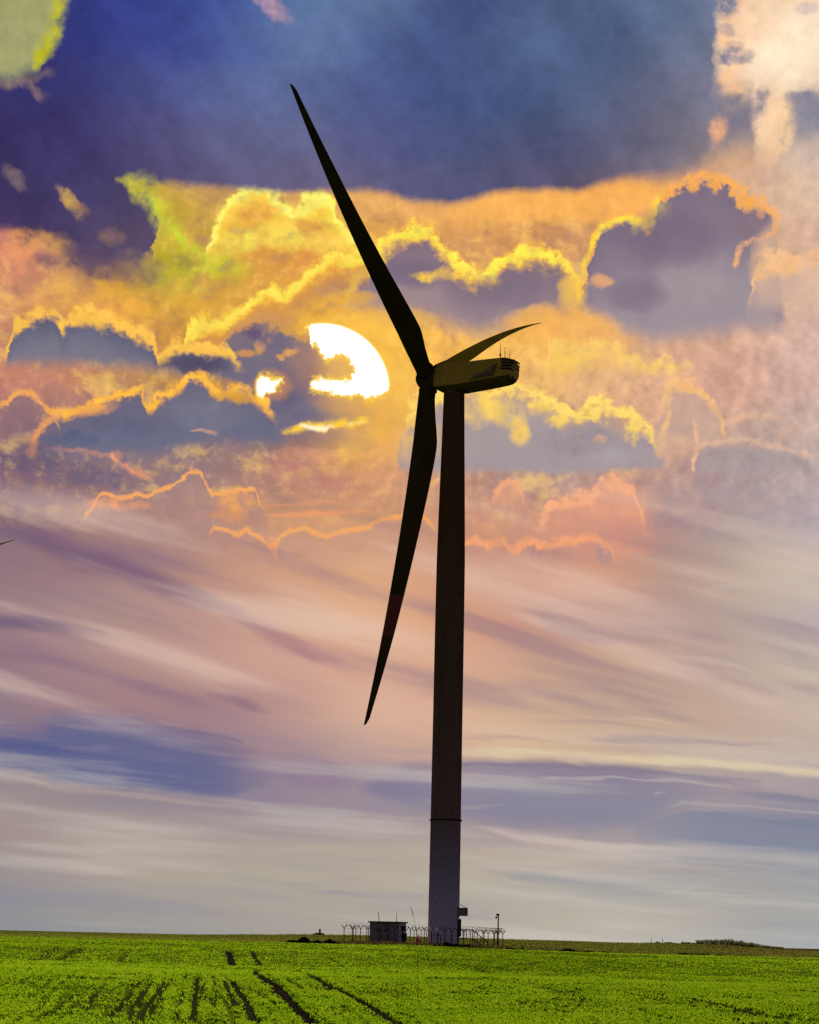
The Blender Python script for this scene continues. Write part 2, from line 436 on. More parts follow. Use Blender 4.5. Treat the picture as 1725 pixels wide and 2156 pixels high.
def build_world():
    global LAYERS
    w = bpy.data.worlds.new("World"); w.use_nodes = True
    nt = w.node_tree; nt.nodes.clear(); k = NK(nt)
    out = nt.nodes.new('ShaderNodeOutputWorld'); BG = .12
    tc = nt.nodes.new('ShaderNodeTexCoord')
    D = k.vm('NORMALIZE', tc.outputs['Generated'])
    x, y, z = k.sep(D)[:3]
    el = k.m('ARCSINE', z)
    az = k.m('ARCTAN2', x, y)
    ch = k.m('MULTIPLY', k.m('MULTIPLY', az, k.m('COSINE', el)), 57.29578)
    cv = k.m('MULTIPLY', el, 57.29578)
    base = k.xyz(ch, cv, 3.7)
    # turbulence that breaks every outline up the way real cloud edges do
    def warp(a1, s1, a2, s2, a3, s3, stretch=None):
        v = base if stretch is None else stretch
        n = k.vm('SCALE', k.vm('SUBTRACT', k.noise(v, s1, 2, .5, True), (.5, .5, .5)), k=a1 * 2)
        n2 = k.vm('SCALE', k.vm('SUBTRACT', k.noise(v, s2, 3, .6, True), (.5, .5, .5)), k=a2 * 2)
        r = k.vm('ADD', k.vm('ADD', base, n), n2)
        if a3:
            n3 = k.vm('SCALE', k.vm('SUBTRACT', k.noise(v, s3, 4, .62, True), (.5, .5, .5)), k=a3 * 2)
            r = k.vm('ADD', r, n3)
        return k.sep(r)[:2]
    def reg(nm, W): REG[nm + 'x'], REG[nm + 'y'] = W; return nm
    WG = warp(.55, .7, .35, 2.0, 0, 0)          # colour chart
    WC = reg('WC', warp(.12, 1.1, .16, 2.6, .05, 8.0))     # cumulus outlines
    WF = reg('WF', warp(.06, 1.3, .10, 3.6, .06, 10.0))    # fine rims
    st = k.xyz(k.m('MULTIPLY_ADD', cv, .06, k.m('MULTIPLY', ch, .30)), k.m('MULTIPLY_ADD', ch, .22, k.m('MULTIPLY', cv, 1.6)), 1.2)
    WL = reg('WL', warp(.10, .9, .12, 2.2, 0, 0, st))      # layered high cloud low down
    reg('c', (ch, cv))
    REG['N'] = k.noise(base, 2.3, 7, .6)
    sx, sy = chart(SUN_X, SUN_Y)
    tv = k.vm('NORMALIZE', k.vm('SUBTRACT', (sx, sy, 0.0), k.xyz(ch, cv, 0.0)))
    REG['R'] = k.m('SUBTRACT', k.noise(base, 1.35, 4, .55), k.noise(k.vm('ADD', base, k.vm('SCALE', tv, k=.16)), 1.35, 4, .55))
    REG['M'] = k.noise(k.xyz(k.m('MULTIPLY', ch, .75), k.m('MULTIPLY_ADD', ch, .06, cv), 11.3), 1.15, 7, .62)
    REG['F'] = k.noise(k.xyz(k.m('MULTIPLY', ch, .16), k.m('MULTIPLY_ADD', ch, .30, k.m('MULTIPLY', cv, 1.25)), 2.3), .85, 4, .45)
    REG['H'] = k.noise(k.xyz(k.m('MULTIPLY', ch, .10), k.m('MULTIPLY_ADD', ch, .07, k.m('MULTIPLY', cv, 1.25)), 7.3), 1.2, 6, .52)
    tex = REG['tex'] = k.mr(k.noise(base, 2.8, 5, .6), .34, .62, .3, 1.25, False)

    # ---- backgrounds
    low = k.mr(cv, 9.3, 11.3, 1, 0)
    REG['gx'] = k.m('ADD', k.m('MULTIPLY', WG[0], k.m('SUBTRACT', 1.0, low)), k.m('MULTIPLY', REG['WLx'], low))
    REG['gy'] = k.m('ADD', k.m('MULTIPLY', WG[1], k.m('SUBTRACT', 1.0, low)), k.m('MULTIPLY', REG['WLy'], low))
    col = None
    # ---- cumulus belt (everything listed from far to near)
    def mottle(k, c, i):
        on = k.m('MULTIPLY', k.mr(i[0], 8.9, 11.0), k.mr(i[0], 20.0, 18.6))
        near = k.mr(i[2], 9.5, 1.0)                 # yellower towards the sun
        hi = k.mix(near, lin((238,185,150)), lin((252,204,104)))
        lo = k.mix(near, lin((168,140,145)), lin((176,128,100)))
        on = k.m('MULTIPLY', on, k.mr(i[2], 7.5, 3.5, .35, 1.0))
        c = k.mix(k.m('MULTIPLY', k.mr(i[1], .52, .68), k.m('MULTIPLY', on, .55)), c, hi)
        return k.mix(k.m('MULTIPLY', k.mr(i[1], .46, .32), k.m('MULTIPLY', on, .50)), c, lo)
    layer(['cy', 'M', 'cx'], mottle, (-1e4, 330, 1e4, 1250))
    T = tex
    YEL = (255,232,84); GOLD = (250,190,78); ORA = (246,172,86); PEA = (246,178,122)
    for (x,y,rx,ry,c,a,ro) in [(880,430,330,46,(228,168,105),.7,0),(1150,430,220,50,(250,182,88),.75,0),(1330,410,130,40,(248,176,90),.7,0),(660,700,260,120,(248,185,72),.55,0),(1000,700,150,70,(250,190,90),.5,0)]:
        col = blob(k, col, 'WC', x, y, rx, ry, c, a, ro)
    # sunlit yellow cumulus left of the blade
    col = cloud(k, col, 'WC', [(430,520,640,.5),(450,480,640,.9),(468,446,640),(480,424,640),(500,408,640),(530,402,640),(556,406,640),(578,426,640),(602,428,640),(620,448,640),(632,424,640),(655,416,640),(680,417,640),(702,436,640),(714,472,640),(740,490,640,.8),(775,520,640,.5),(800,540,640,.2)], (255,240,92), (250,208,76), (222,160,72), S=15, hot=(255,246,120), thick=1.3, fade=110, s2=110, tex=T)
    for (x,y,rx,ry,c,a,ro) in [(545,448,50,20,(220,145,72),.7,10),(600,498,60,26,(255,232,92),.7,0),(650,478,40,18,(214,145,75),.6,-20),(500,508,44,30,(252,234,92),.8,20),(640,545,90,20,(225,150,75),.6,6),(690,508,46,26,(252,212,90),.7,0),(560,562,110,26,(218,152,75),.6,0)]:
        col = blob(k, col, 'WC', x, y, rx*1.3, ry*1.3, c, a, ro, tex=T)
    # green-gold cloud beside it
    for (x,y,rx,ry,c,a,ro) in [(410,570,130,56,(192,184,52),.95,0),(350,520,56,60,(190,172,46),.7,0),(365,440,56,44,(205,165,62),.7,0),(470,560,60,26,(214,206,60),.6,0),(400,548,40,18,(150,120,80),.5,10)]:
        col = blob(k, col, 'WC', x, y, rx*1.2, ry*1.2, c, a, ro, tex=T)
    def relief(kk, c, i):
        # billows: the side of every lump that faces the sun is lit, the other side shaded
        up = kk.mr(i[0], 16.5, 18.8)
        on = kk.mr(i[0], 9.0, 11.4)
        c = kk.val(c, kk.m('MULTIPLY_ADD', i[1], kk.m('MULTIPLY', on, kk.m('MULTIPLY_ADD', up, -.5, .85)), 1.0))
        on = kk.m('MULTIPLY', on, kk.mr(i[2], 7.0, 3.0, .3, 1.0))
        near = kk.mr(i[2], 9.5, 1.0)
        hi = kk.mix(near, lin((240,188,150)), lin((255,206,96)))
        g = kk.m('MULTIPLY', kk.mr(i[1], .02, .16), kk.m('MULTIPLY', on, kk.m('SUBTRACT', .34, kk.m('MULTIPLY', up, .34))))
        c = kk.mix(g, c, hi)
        g = kk.m('MULTIPLY', kk.mr(i[1], -.04, -.17), kk.m('MULTIPLY', on, kk.m('SUBTRACT', .24, kk.m('MULTIPLY', up, .2))))
        return kk.mix(g, c, lin((150,122,128)))
    layer(['cy', 'R', 'cx'], relief, (-1e4, -1e4, 1e4, 1250))
    # upper dark cloud mass with its own colour chart
    reg('WD', warp(.45, .8, .25, 2.4, 0, 0))
    lower = [(-30,520),(60,516),(110,520),(150,545),(185,562),(230,572),(285,568),(322,535),(330,470),(336,400),(350,388),(400,392),(500,398),(600,405),(700,404),(780,402),(830,412),(890,428),(950,432),(1000,420),(1040,405),(1090,400),(1150,401),(1220,402),(1255,388),(1300,379),(1400,378),(1450,370),(1490,352),(1540,330),(1600,318),(1680,300),(1760,310)]
    P = [(*chart(a, b), .1, 1.0) for (a, b) in lower]
    P = thin(sorted(P))
    def mass(k, col, i):
        ch, cv = i[4], i[5]
        dark = _grid_nodes(k, i[2], i[3], G2, G2X, [chart(862, v)[1] for v in (540, 430, 380, 300, 200, 100, 0)] + [22.8])
        ray_n = k.noise(k.xyz(k.m('MULTIPLY_ADD', cv, .75, ch), k.m('MULTIPLY', cv, .12), 5.0), .75, 3, .5)
        dark = k.val(dark, k.mr(ray_n, .3, .7, .88, 1.14, False))
        rg_ = k.mr(ch, -5.0, -7.0, .5, 1.5)
        wx = k.m('MULTIPLY_ADD', k.m('SUBTRACT', i[0], ch), rg_, ch); wy = k.m('MULTIPLY_ADD', k.m('SUBTRACT', i[1], cv), rg_, cv)
        c = curve(k, wx, P)
        soft = k.m('ADD', k.mr(ch, 3.5, 8.5, .26, .9), k.mr(ch, -5.0, -7.0, 0.0, .16))
        dd = k.m('DIVIDE', k.m('SUBTRACT', wy, c[0]), soft)
        # warm light leaks along the lower edge of the mass
        gl = k.m('SUBTRACT', 1.0, k.m('ABSOLUTE', k.m('MULTIPLY', k.m('ADD', dd, .9), .42)), clamp=True)
        col = k.mix(k.m('MULTIPLY', gl, k.m('MULTIPLY', k.mr(ch, -1.0, 1.5, 0.0, .75), k.mr(ch, 8.0, 4.5, .1, 1.0))), col, lin((250,178,92)))
        return k.mix(k.mr(dd, -.5, .6), col, dark)
    layer(['WCx', 'WCy', 'WDx', 'WDy', 'cx', 'cy'], mass, (-1e4, -1e4, 1e4, 600))
    col = stroke(k, col, 'WC', [(254,378,14,.6),(275,385,26),(300,400,38),(325,430,50),(350,462,46),(374,492,34),(404,520,24),(436,546,20)], (205,196,58), 1.0, 26, tex=T)
    col = stroke(k, col, 'WC', [(300,390),(330,398),(360,415),(385,440,18,.6)], (196,168,60), .75, 18, tex=T)
    col = stroke(k, col, 'WF', [(300,400,8,.4),(322,432,14),(352,464,13),(374,497,11),(404,520,9),(430,545,7)], (200,222,62), .5, 13, tex=T)
    for (x,y,rx,ry,c_,a,ro) in [(146,424,34,11,(200,160,88),.9,-48),(170,440,22,10,(150,110,90),.6,-30),(32,372,28,12,(130,108,112),.6,-45),(70,514,46,22,(235,165,80),.8,0),(110,525,40,26,(200,150,90),.6,0),(235,500,20,14,(150,115,100),.6,0),(0,540,90,44,(235,150,110),.7,0),(200,560,60,16,(125,95,98),.6,0),(240,585,80,20,(120,90,92),.75,4),(180,545,40,26,(95,75,98),.8,0),(100,548,26,18,(110,85,105),.6,0),(290,560,44,26,(150,120,90),.6,0),(258,612,40,16,(205,165,45),.6,0),(300,650,34,13,(225,175,50),.6,-10),(375,628,26,14,(225,180,60),.55,0),(200,640,60,22,(225,160,75),.5,20),(120,635,50,20,(235,175,85),.6,30),(570,12,40,15,(190,150,162),.75,-38),(420,590,20,12,(190,130,85),.6,0),(415,615,60,22,(205,150,75),.4,0),(490,600,50,18,(215,150,75),.4,0)]:
        col = blob(k, col, 'WC', x, y, rx*1.6, ry*1.6, c_, a, ro, tex=T)
    # gap of lit sky at the upper left
    col = band(k, col, 'WC', [(-90,-200,140),(-30,-200,160),(10,-200,168),(40,-200,158),(66,-200,140),(85,-200,112),(100,-200,88),(114,-200,62),(120,-200,30),(126,-200,8),(131,-200,-30),(134,-200,-90)], (155,152,75), (168,168,112), 50, 50, .92, 260)
    col = stroke(k, col, 'WF', [(-60,140),(-5,128),(30,121),(66,112),(92,100),(118,88),(140,76,12)], (190,188,35), .85, 26, tr=True, tex=T)
    col = stroke(k, col, 'WC', [(10,178,14),(40,170,16),(60,178,16),(85,200,14)], (140,112,108), .65, 16, tex=T)
    col = stroke(k, col, 'WC', [(96,150),(80,162),(60,170)], (130,110,100), .5, 14)
    # bright opening at the upper right
    col = band(k, col, 'WC', [(1528,-200,165,.7),(1540,-200,188),(1556,-200,208),(1580,-200,205),(1598,-200,196),(1608,-200,232),(1622,-200,318),(1648,-200,336),(1668,-200,300),(1676,-200,215),(1700,-200,198),(1725,-200,186),(1790,-200,180)], (250,215,175), (250,210,172), 80, 100, .95, 200)
    col = blob(k, col, 'WC', 1665, 100, 150, 110, (255,234,202), .9, 0)
    col = stroke(k, col, 'WF', [(-60,1545),(0,1556),(25,1536),(60,1528),(90,1530),(105,1556),(125,1560),(150,1538),(172,1532),(195,1550)], (255,196,140), .55, 26, tr=True, tex=T)
    for (x,y,rx,ry,c_,a,ro) in [(1542,118,44,20,(140,132,150),.9,8),(1532,14,30,30,(118,122,145),.85,0),(1530,62,16,14,(130,128,148),.8,0),(1536,214,34,20,(135,128,142),.85,0),(1600,215,22,34,(140,132,145),.8,0),(1690,205,46,16,(140,136,152),.7,0),(1590,60,60,40,(255,208,165),.5,0),(1545,92,18,10,(200,160,150),.5,0),(1512,268,24,28,(240,175,130),.8,0),(1505,300,18,18,(190,150,140),.6,0),(1640,270,34,62,(255,212,160),.7,0),(1700,250,40,50,(130,130,150),.6,0),(1560,250,34,30,(125,120,140),.6,0),(1560,330,80,34,(215,170,125),.5,0),(1700,16,26,14,(170,160,185),.5,0)]:
        col = blob(k, col, 'WC', x, y, rx*1.2, ry*1.2, c_, a, ro, tex=T)
    # grey cumulus bodies under golden rims, centre right
    col = cloud(k, col, 'WC', [(700,590,612,.2),(740,556,640,.7),(776,530,645,.8),(800,512,650,.9),(828,498,655),(850,480,658),(880,474,662),(905,478,668),(924,498,674),(938,526,682),(960,552,692),(985,568,700),(1015,570,702),(1045,558,698),(1078,536,684),(1100,524,676),(1142,522,668),(1166,533,660),(1188,550,652),(1212,574,645,.9),(1228,600,650,.5)], GOLD, (122,104,122), (158,136,140), S=17, K=4.2, hot=(255,240,84), thick=2.1, s2=70, fade=150, tex=T)
    col = blob(k, col, 'WC', 870, 575, 80, 40, (112,98,122), .7, 0)
    col = blob(k, col, 'WC', 1080, 610, 100, 50, (122,106,126), .6, 0)
    col = stroke(k, col, 'WC', [(866,580,6,.4),(890,584,12),(915,580,15),(945,574,15),(975,586,9,.5)], (255,205,70), .95, 12, tex=T)
    col = cloud(k, col, 'WC', [(1222,612,640,.6),(1236,545,650),(1250,503,660),(1268,478,672),(1292,464,690),(1318,454,700),(1340,462,705),(1362,474,712),(1378,462,716),(1390,430,716),(1400,410,716),(1430,394,712),(1462,384,706),(1495,377,700),(1520,378,698),(1537,402,696),(1556,418,694),(1585,424,690),(1612,430,690,.95),(1634,452,690,.8),(1640,500,690,.4),(1660,560,690,.1)], ORA, (126,110,128), (158,144,152), S=16, K=4.0, thick=.8, s2=60, fade=240, tex=T)
    col = stroke(k, col, 'WF', [(1218,600,10,.6),(1236,542,10),(1250,503,10),(1268,480,10),(1292,466,10),(1318,457,12),(1340,466,15),(1360,476,15),(1378,462,14),(1386,440,9,.4)], (255,220,66), .95, 10, tex=T)
    col = stroke(k, col, 'WF', [(396,1396,8,.4),(420,1384,12),(440,1378,13),(462,1366,12),(480,1340,8,.5)], (255,212,70), .9, 12, tr=True, tex=T)
    for (x,y,rx,ry,c_,a,ro) in [(1420,500,110,60,(116,102,122),.7,0),(1480,610,110,44,(160,147,152),.7,0),(1340,620,70,34,(126,110,128),.7,0),(1580,470,30,30,(138,116,126),.7,0),(1600,560,26,60,(222,178,145),.75,0),(1640,510,40,50,(216,178,148),.8,0),(1602,446,13,12,(228,160,122),.6,0),(1642,600,50,50,(190,165,155),.6,0),(1262,592,26,15,(236,172,112),.8,0),(1205,618,30,40,(250,196,82),.75,0),(1190,690,110,40,(252,184,88),.85,0),(1120,664,60,24,(244,180,90),.7,20),(1250,706,90,28,(242,178,105),.7,-10),(840,672,80,24,(240,182,84),.7,0),(700,600,44,26,(168,126,112),.7,0),(745,625,50,16,(240,180,70),.7,0)]:
        col = blob(k, col, 'WC', x, y, rx*1.25, ry*1.25, c_, a, ro)
    col = stroke(k, col, 'WF', [(438,1628),(455,1637),(470,1638),(488,1628),(500,1608),(508,1582,8),(520,1562,9),(535,1552,10),(556,1548,10)], PEA, .8, 9, tr=True, tex=T)
    col = cloud(k, col, 'WC', [(1575,590,640,.5),(1592,556,640),(1615,547,650),(1642,549,650),(1682,538,650),(1730,532,650)], (246,192,138), (218,180,155), S=18, thick=1.6, amp=.5, s2=80, tex=T)
    # ridge that climbs from the sun to the blade
    col = cloud(k, col, 'WC', [(380,702,760,.4),(400,690,740),(430,676,730),(470,672,725),(500,656,720),(524,642,715),(540,618,710),(575,612,690),(602,612,670),(632,588,650),(665,562,622),(700,546,606),(740,538,598),(766,524,590,.8)], (255,212,74), (238,165,62), (200,140,85), S=15, K=4, hot=(255,232,92), thick=1.5, s2=60, amp=.85, fade=60, tex=T)
    # dark clouds left of and across the sun
    col = cloud(k, col, 'WC', [(462,700,800,.5),(476,690,860,.8),(500,684,925,.9),(530,682,928),(556,676,928),(590,680,925),(620,688,912),(655,712,896),(690,730,893),(720,750,890),(742,762,888),(770,836,886,.9),(800,846,884,.7),(830,870,900,.3)], (206,150,90), (122,106,122), (108,104,128), S=15, K=4.6, ra=.7, s2=60, amp=.93, thick=.5)
    for (x,y,rx,ry,c_,a,ro) in [(535,700,22,14,(96,80,112),.8,0),(548,730,11,15,(232,162,76),.9,0),(566,715,8,6,(232,162,86),.8,0),(520,744,24,9,(214,150,76),.8,0),(612,742,18,8,(240,170,92),.9,12),(590,752,10,6,(240,170,92),.8,0),(575,722,40,20,(112,104,130),.7,0),(600,820,44,50,(96,90,120),.6,0),(700,790,60,40,(124,106,126),.6,0),(850,860,24,40,(240,186,90),.8,0),(815,905,44,46,(226,170,95),.8,0),(845,940,60,40,(232,168,100),.7,0),(760,930,40,20,(150,125,120),.6,0)]:
        col = blob(k, col, 'WF', x, y, rx*1.25, ry*1.25, c_, a, ro)
    col = blob(k, col, 'WC', 690, 770, 110, 90, (186,134,104), .6, 0)
    col = blob(k, col, 'WC', 770, 760, 120, 120, (255,205,92), .5, 0)
    col = blob(k, col, 'WC', 700, 728, 50, 40, (255,196,84), .6, 0, tex=T)
    col = blob(k, col, 'WC', 575, 815, 52, 40, (226,150,70), .55, 0)
    col = blob(k, col, 'WC', 745, 850, 110, 34, (214,158,96), .5, 0)
    # left belt, first cloud
    for (x,y,rx,ry,c_,a,ro) in [(250,655,70,26,(244,178,74),.85,12),(120,600,60,22,(240,178,90),.7,25),(225,608,60,22,(236,172,70),.6,0),(430,648,60,30,(226,172,60),.7,0),(50,640,60,20,(230,160,96),.5,0)]:
        col = blob(k, col, 'WC', x, y, rx*1.25, ry*1.25, c_, a, ro, tex=T)
    col = cloud(k, col, 'WC', [(16,712,768,.7),(28,680,768),(50,668,767),(85,662,767),(115,658,767),(131,684,768),(145,668,768),(168,660,768),(200,660,769),(235,674,771),(265,690,773),(295,700,775),(322,716,778),(333,748,780),(346,738,786),(372,727,790),(400,724,790),(430,731,790),(462,738,786),(490,733,775,.8),(520,744,770,.4)], GOLD, (92,92,118), (122,118,134), S=14, K=3.6, hot=(252,196,84), thick=1.4, s2=44, fade=80, tex=T)
    col = blob(k, col, 'WC', 410, 768, 90, 26, (80,70,98), .85, 0)
    # left belt, second cloud
    col = blob(k, col, 'WC', 440, 812, 90, 24, (214,150,60), .7, 0, tex=T)
    col = cloud(k, col, 'WC', [(66,940,952,.7),(80,900,952),(100,876,952),(121,874,955),(146,870,956),(172,858,957),(200,848,960),(226,840,961),(250,832,962),(275,824,962),(298,818,961),(308,850,960),(322,846,957),(332,834,954),(360,825,949),(381,812,943),(400,790,936),(425,794,932),(445,813,930),(466,828,929),(492,820,928),(528,824,927),(552,832,926,.8),(590,850,926,.3)], (248,178,72), (112,102,122), (106,108,132), S=12, K=3.4, hot=(252,190,72), thick=1.2, s2=46, fade=90, tex=T)
    for (x,y,rx,ry,c_,a,ro) in [(430,872,90,40,(122,120,138),.7,0),(270,892,110,28,(96,97,124),.6,0),(150,925,60,20,(86,93,125),.6,0),(192,864,50,16,(238,164,86),.8,12),(500,838,54,14,(222,160,50),.85,0)]:
        col = blob(k, col, 'WC', x, y, rx*1.2, ry*1.2, c_, a, ro, tex=T)
    col = cloud(k, col, 'WC', [(-40,850,905,.8),(8,850,910),(20,834,915),(40,828,920),(65,832,925),(85,848,925),(102,864,915),(118,880,905,.6)], (240,165,88), (140,110,118), (122,102,118), S=9, K=2.4, thick=.9, amp=.7, s2=60, tex=T)
    col = stroke(k, col, 'WC', [(881,121,7),(890,94,10),(905,80,12),(925,70,14),(949,66,16)], (240,160,98), .85, 9, tr=True, tex=T)
    col = stroke(k, col, 'WC', [(100,948,6,.3),(160,950,6),(250,960,6)], (215,145,115), .5, 6)
    # bright shreds under the sun
    col = blob(k, col, 'WC', 680, 912, 110, 24, (150,118,120), .6, 0)
    col = stroke(k, col, 'WF', [(598,908,8,.6),(625,902,12),(650,896,14),(680,900,17),(712,892,14),(742,890,13),(766,886,11)], (255,206,62), 1.0, 12, tex=T)
    col = stroke(k, col, 'WF', [(640,898,7),(660,901,10),(682,902,10),(700,897,5,.6)], (255,250,205), 1.0, 7)
    col = stroke(k, col, 'WF', [(735,892,4),(760,888,5)], (255,240,150), .8, 5)
    # faint high cumulus with thread-thin rims, lower left
    col = cloud(k, col, 'WF', [(182,1076,1120,.7),(200,1058,1120),(212,1038,1120),(245,1048,1130),(282,1044,1140),(312,1044,1150),(341,1027,1160),(370,1017,1160),(386,1004,1160),(396,994,1150),(415,991,1150),(428,1000,1150),(436,1020,1150),(446,1041,1120),(470,1037,1110),(500,1034,1110),(522,1034,1110),(537,1027,1110,.9),(552,1050,1110,.5)], (248,170,98), (170,134,128), (176,138,130), S=6, K=1.6, thick=.8, amp=.55, s2=90, fade=80, ra=.95)
    for (x,y,rx,ry,c_,a,ro) in [(250,1062,70,18,(242,164,112),.85,0),(500,1060,54,20,(242,168,95),.8,0),(480,1085,40,16,(228,152,100),.7,0),(640,960,70,20,(218,152,115),.6,0),(640,1000,110,36,(188,126,115),.7,-8),(800,990,60,40,(230,164,110),.55,0),(200,1000,120,34,(100,90,118),.6,0),(60,960,80,40,(92,86,116),.5,0)]:
        col = blob(k, col, 'WC', x, y, rx*1.2, ry*1.2, c_, a, ro, tex=T)
    col = cloud(k, col, 'WF', [(450,1100,1160,.8),(456,1110,1170),(475,1117,1180),(500,1125,1190),(520,1116,1190),(550,1131,1190),(564,1150,1190),(578,1150,1190),(591,1125,1190),(620,1115,1180),(640,1109,1180),(656,1122,1180),(685,1130,1180),(715,1117,1180),(770,1112,1170),(790,1097,1170),(820,1091,1165),(850,1086,1160),(890,1086,1160),(915,1096,1160,.6)], (244,168,100), (184,142,132), None, S=7, K=1.9, thick=.9, amp=.4, s2=70, ra=.9)
    col = stroke(k, col, 'WC', [(1132,572,12,.7),(1160,577,8),(1185,580,4,.4)], (240,165,105), .7, 7, tr=True)
    col = stroke(k, col, 'WC', [(236,962,6),(258,978,10),(280,991,13),(312,1006,11,.5)], (244,162,112), .9, 8, tex=T)
    col = stroke(k, col, 'WL', [(550,1064,4,.4),(600,1061),(660,1057),(715,1057,3,.4)], (235,152,112), .6, 5)
    col = stroke(k, col, 'WL', [(560,1082,6,.5),(620,1081,9),(700,1077,9),(778,1075,6,.4)], (240,158,105), .8, 7)
    col = stroke(k, col, 'WF', [(405,908,4),(430,906,7),(450,912,5)], (210,155,125), .7, 5)
    # right of the tower
    col = cloud(k, col, 'WC', [(860,850,990,.7),(905,832,990),(940,820,990),(985,820,991),(1010,818,991),(1028,836,992),(1048,828,992),(1065,812,992),(1088,808,992),(1105,826,993),(1140,832,994),(1166,850,994),(1197,866,995),(1222,870,995),(1242,854,995),(1276,860,994),(1310,874,992),(1350,872,988,.8),(1378,884,985,.6),(1400,900,980,.2)], (250,206,104), (196,158,132), (162,150,156), S=16, K=6.0, hot=(254,222,112), thick=1.7, fade=62, s2=20, amp=.92, tex=T)
    for (x,y,rx,ry,c_,a,ro) in [(1010,865,40,34,(252,208,96),.85,0),(1070,872,50,30,(250,208,100),.75,-25),(1098,908,22,34,(252,208,106),.85,0),(880,930,50,60,(238,184,105),.7,0),(1225,925,90,36,(150,139,147),.7,0),(1265,925,18,10,(218,168,135),.6,0),(1050,950,60,26,(166,150,152),.5,0),(1290,960,60,24,(172,164,168),.5,0)]:
        col = blob(k, col, 'WC', x, y, rx*1.2, ry*1.2, c_, a, ro, tex=T)
    col = band(k, col, 'WC', [(1470,950,992,.8),(1500,936,994),(1560,944,994),(1620,950,994),(1700,965,990,.7)], (164,152,154), (170,157,157), 22, 16, .7, 60)
    col = cloud(k, col, 'WC', [(1150,735,790,.5),(1162,722,800),(1182,726,800),(1212,738,790),(1257,728,785),(1292,735,780),(1327,748,785),(1392,754,785,.8),(1465,752,780,.5)], (250,206,106), (240,188,110), None, S=20, K=5, thick=1.6, amp=.4, ra=.7, s2=50, tex=T)
    col = blob(k, col, 'WC', 1190, 768, 44, 26, (252,208,95), .75, 0, tex=T)
    col = cloud(k, col, 'WC', [(1396,830,960,.7),(1406,812,960),(1424,806,950),(1462,810,940),(1492,836,930),(1517,862,920,.8),(1535,890,920,.3)], (246,190,128), (190,163,150), None, S=13, K=3.2, thick=1.2, amp=.55, s2=60, tex=T)
    col = stroke(k, col, 'WC', [(820,1408),(860,1404),(905,1402),(950,1392,16,.6)], (242,192,132), .75, 12, tr=True, tex=T)
    col = stroke(k, col, 'WC', [(890,1468),(940,1470),(985,1466)], (242,188,146), .75, 8, tr=True, tex=T)
    col = stroke(k, col, 'WC', [(1500,890,12,.5),(1560,875,14),(1640,880,12,.5)], (236,186,150), .6, 14, tex=T)
    col = stroke(k, col, 'WC', [(1480,935),(1560,925),(1640,945),(1710,960)], (236,192,160), .6, 10, tex=T)
    col = blob(k, col, 'WC', 1430, 940, 60, 34, (228,184,146), .5, 0, tex=T)
    col = cloud(k, col, 'WC', [(1036,1036,1060,.6),(1055,1022,1062),(1073,1015,1064),(1088,1018,1064),(1102,1032,1062,.6)], (242,166,122), (226,158,124), None, S=9, K=2, thick=1.2, amp=.6, s2=30)
    for (x,y,rx,ry,c_,a,ro) in [(1290,1065,84,52,(240,168,132),.8,0),(1310,1050,36,26,(206,150,135),.5,0),(1250,1150,130,30,(228,154,125),.6,0),(1272,1164,24,26,(163,142,142),.9,0),(1160,1162,50,20,(158,130,135),.7,0),(1010,1100,60,30,(200,140,125),.6,0),(1420,1080,70,40,(158,134,140),.6,0),(1480,1030,110,30,(172,152,157),.5,0),(1175,1100,60,26,(216,154,125),.6,0),(1330,1110,50,34,(226,152,128),.5,0)]:
        col = blob(k, col, 'WC', x, y, rx*1.2, ry*1.2, c_, a, ro, tex=T)
    col = cloud(k, col, 'WC', [(1130,1075,1120,.4),(1170,1060,1120),(1200,1052,1120),(1240,1050,1120),(1262,1018,1120),(1300,1014,1120),(1338,1034,1120),(1352,1060,1120,.6)], (246,174,130), (222,156,130), None, S=14, K=3.6, thick=1.4, amp=.35, s2=60, tex=T)
    col = cloud(k, col, 'WC', [(975,1130,1170,.7),(1003,1136,1175),(1030,1142,1180),(1058,1134,1180),(1073,1154,1185),(1098,1146,1185),(1113,1134,1185),(1142,1150,1190),(1182,1144,1190),(1212,1139,1190),(1242,1131,1190),(1288,1140,1190,.7)], (242,164,116), (190,142,134), None, S=10, K=3.0, thick=1.1, amp=.4, s2=50, tex=T)
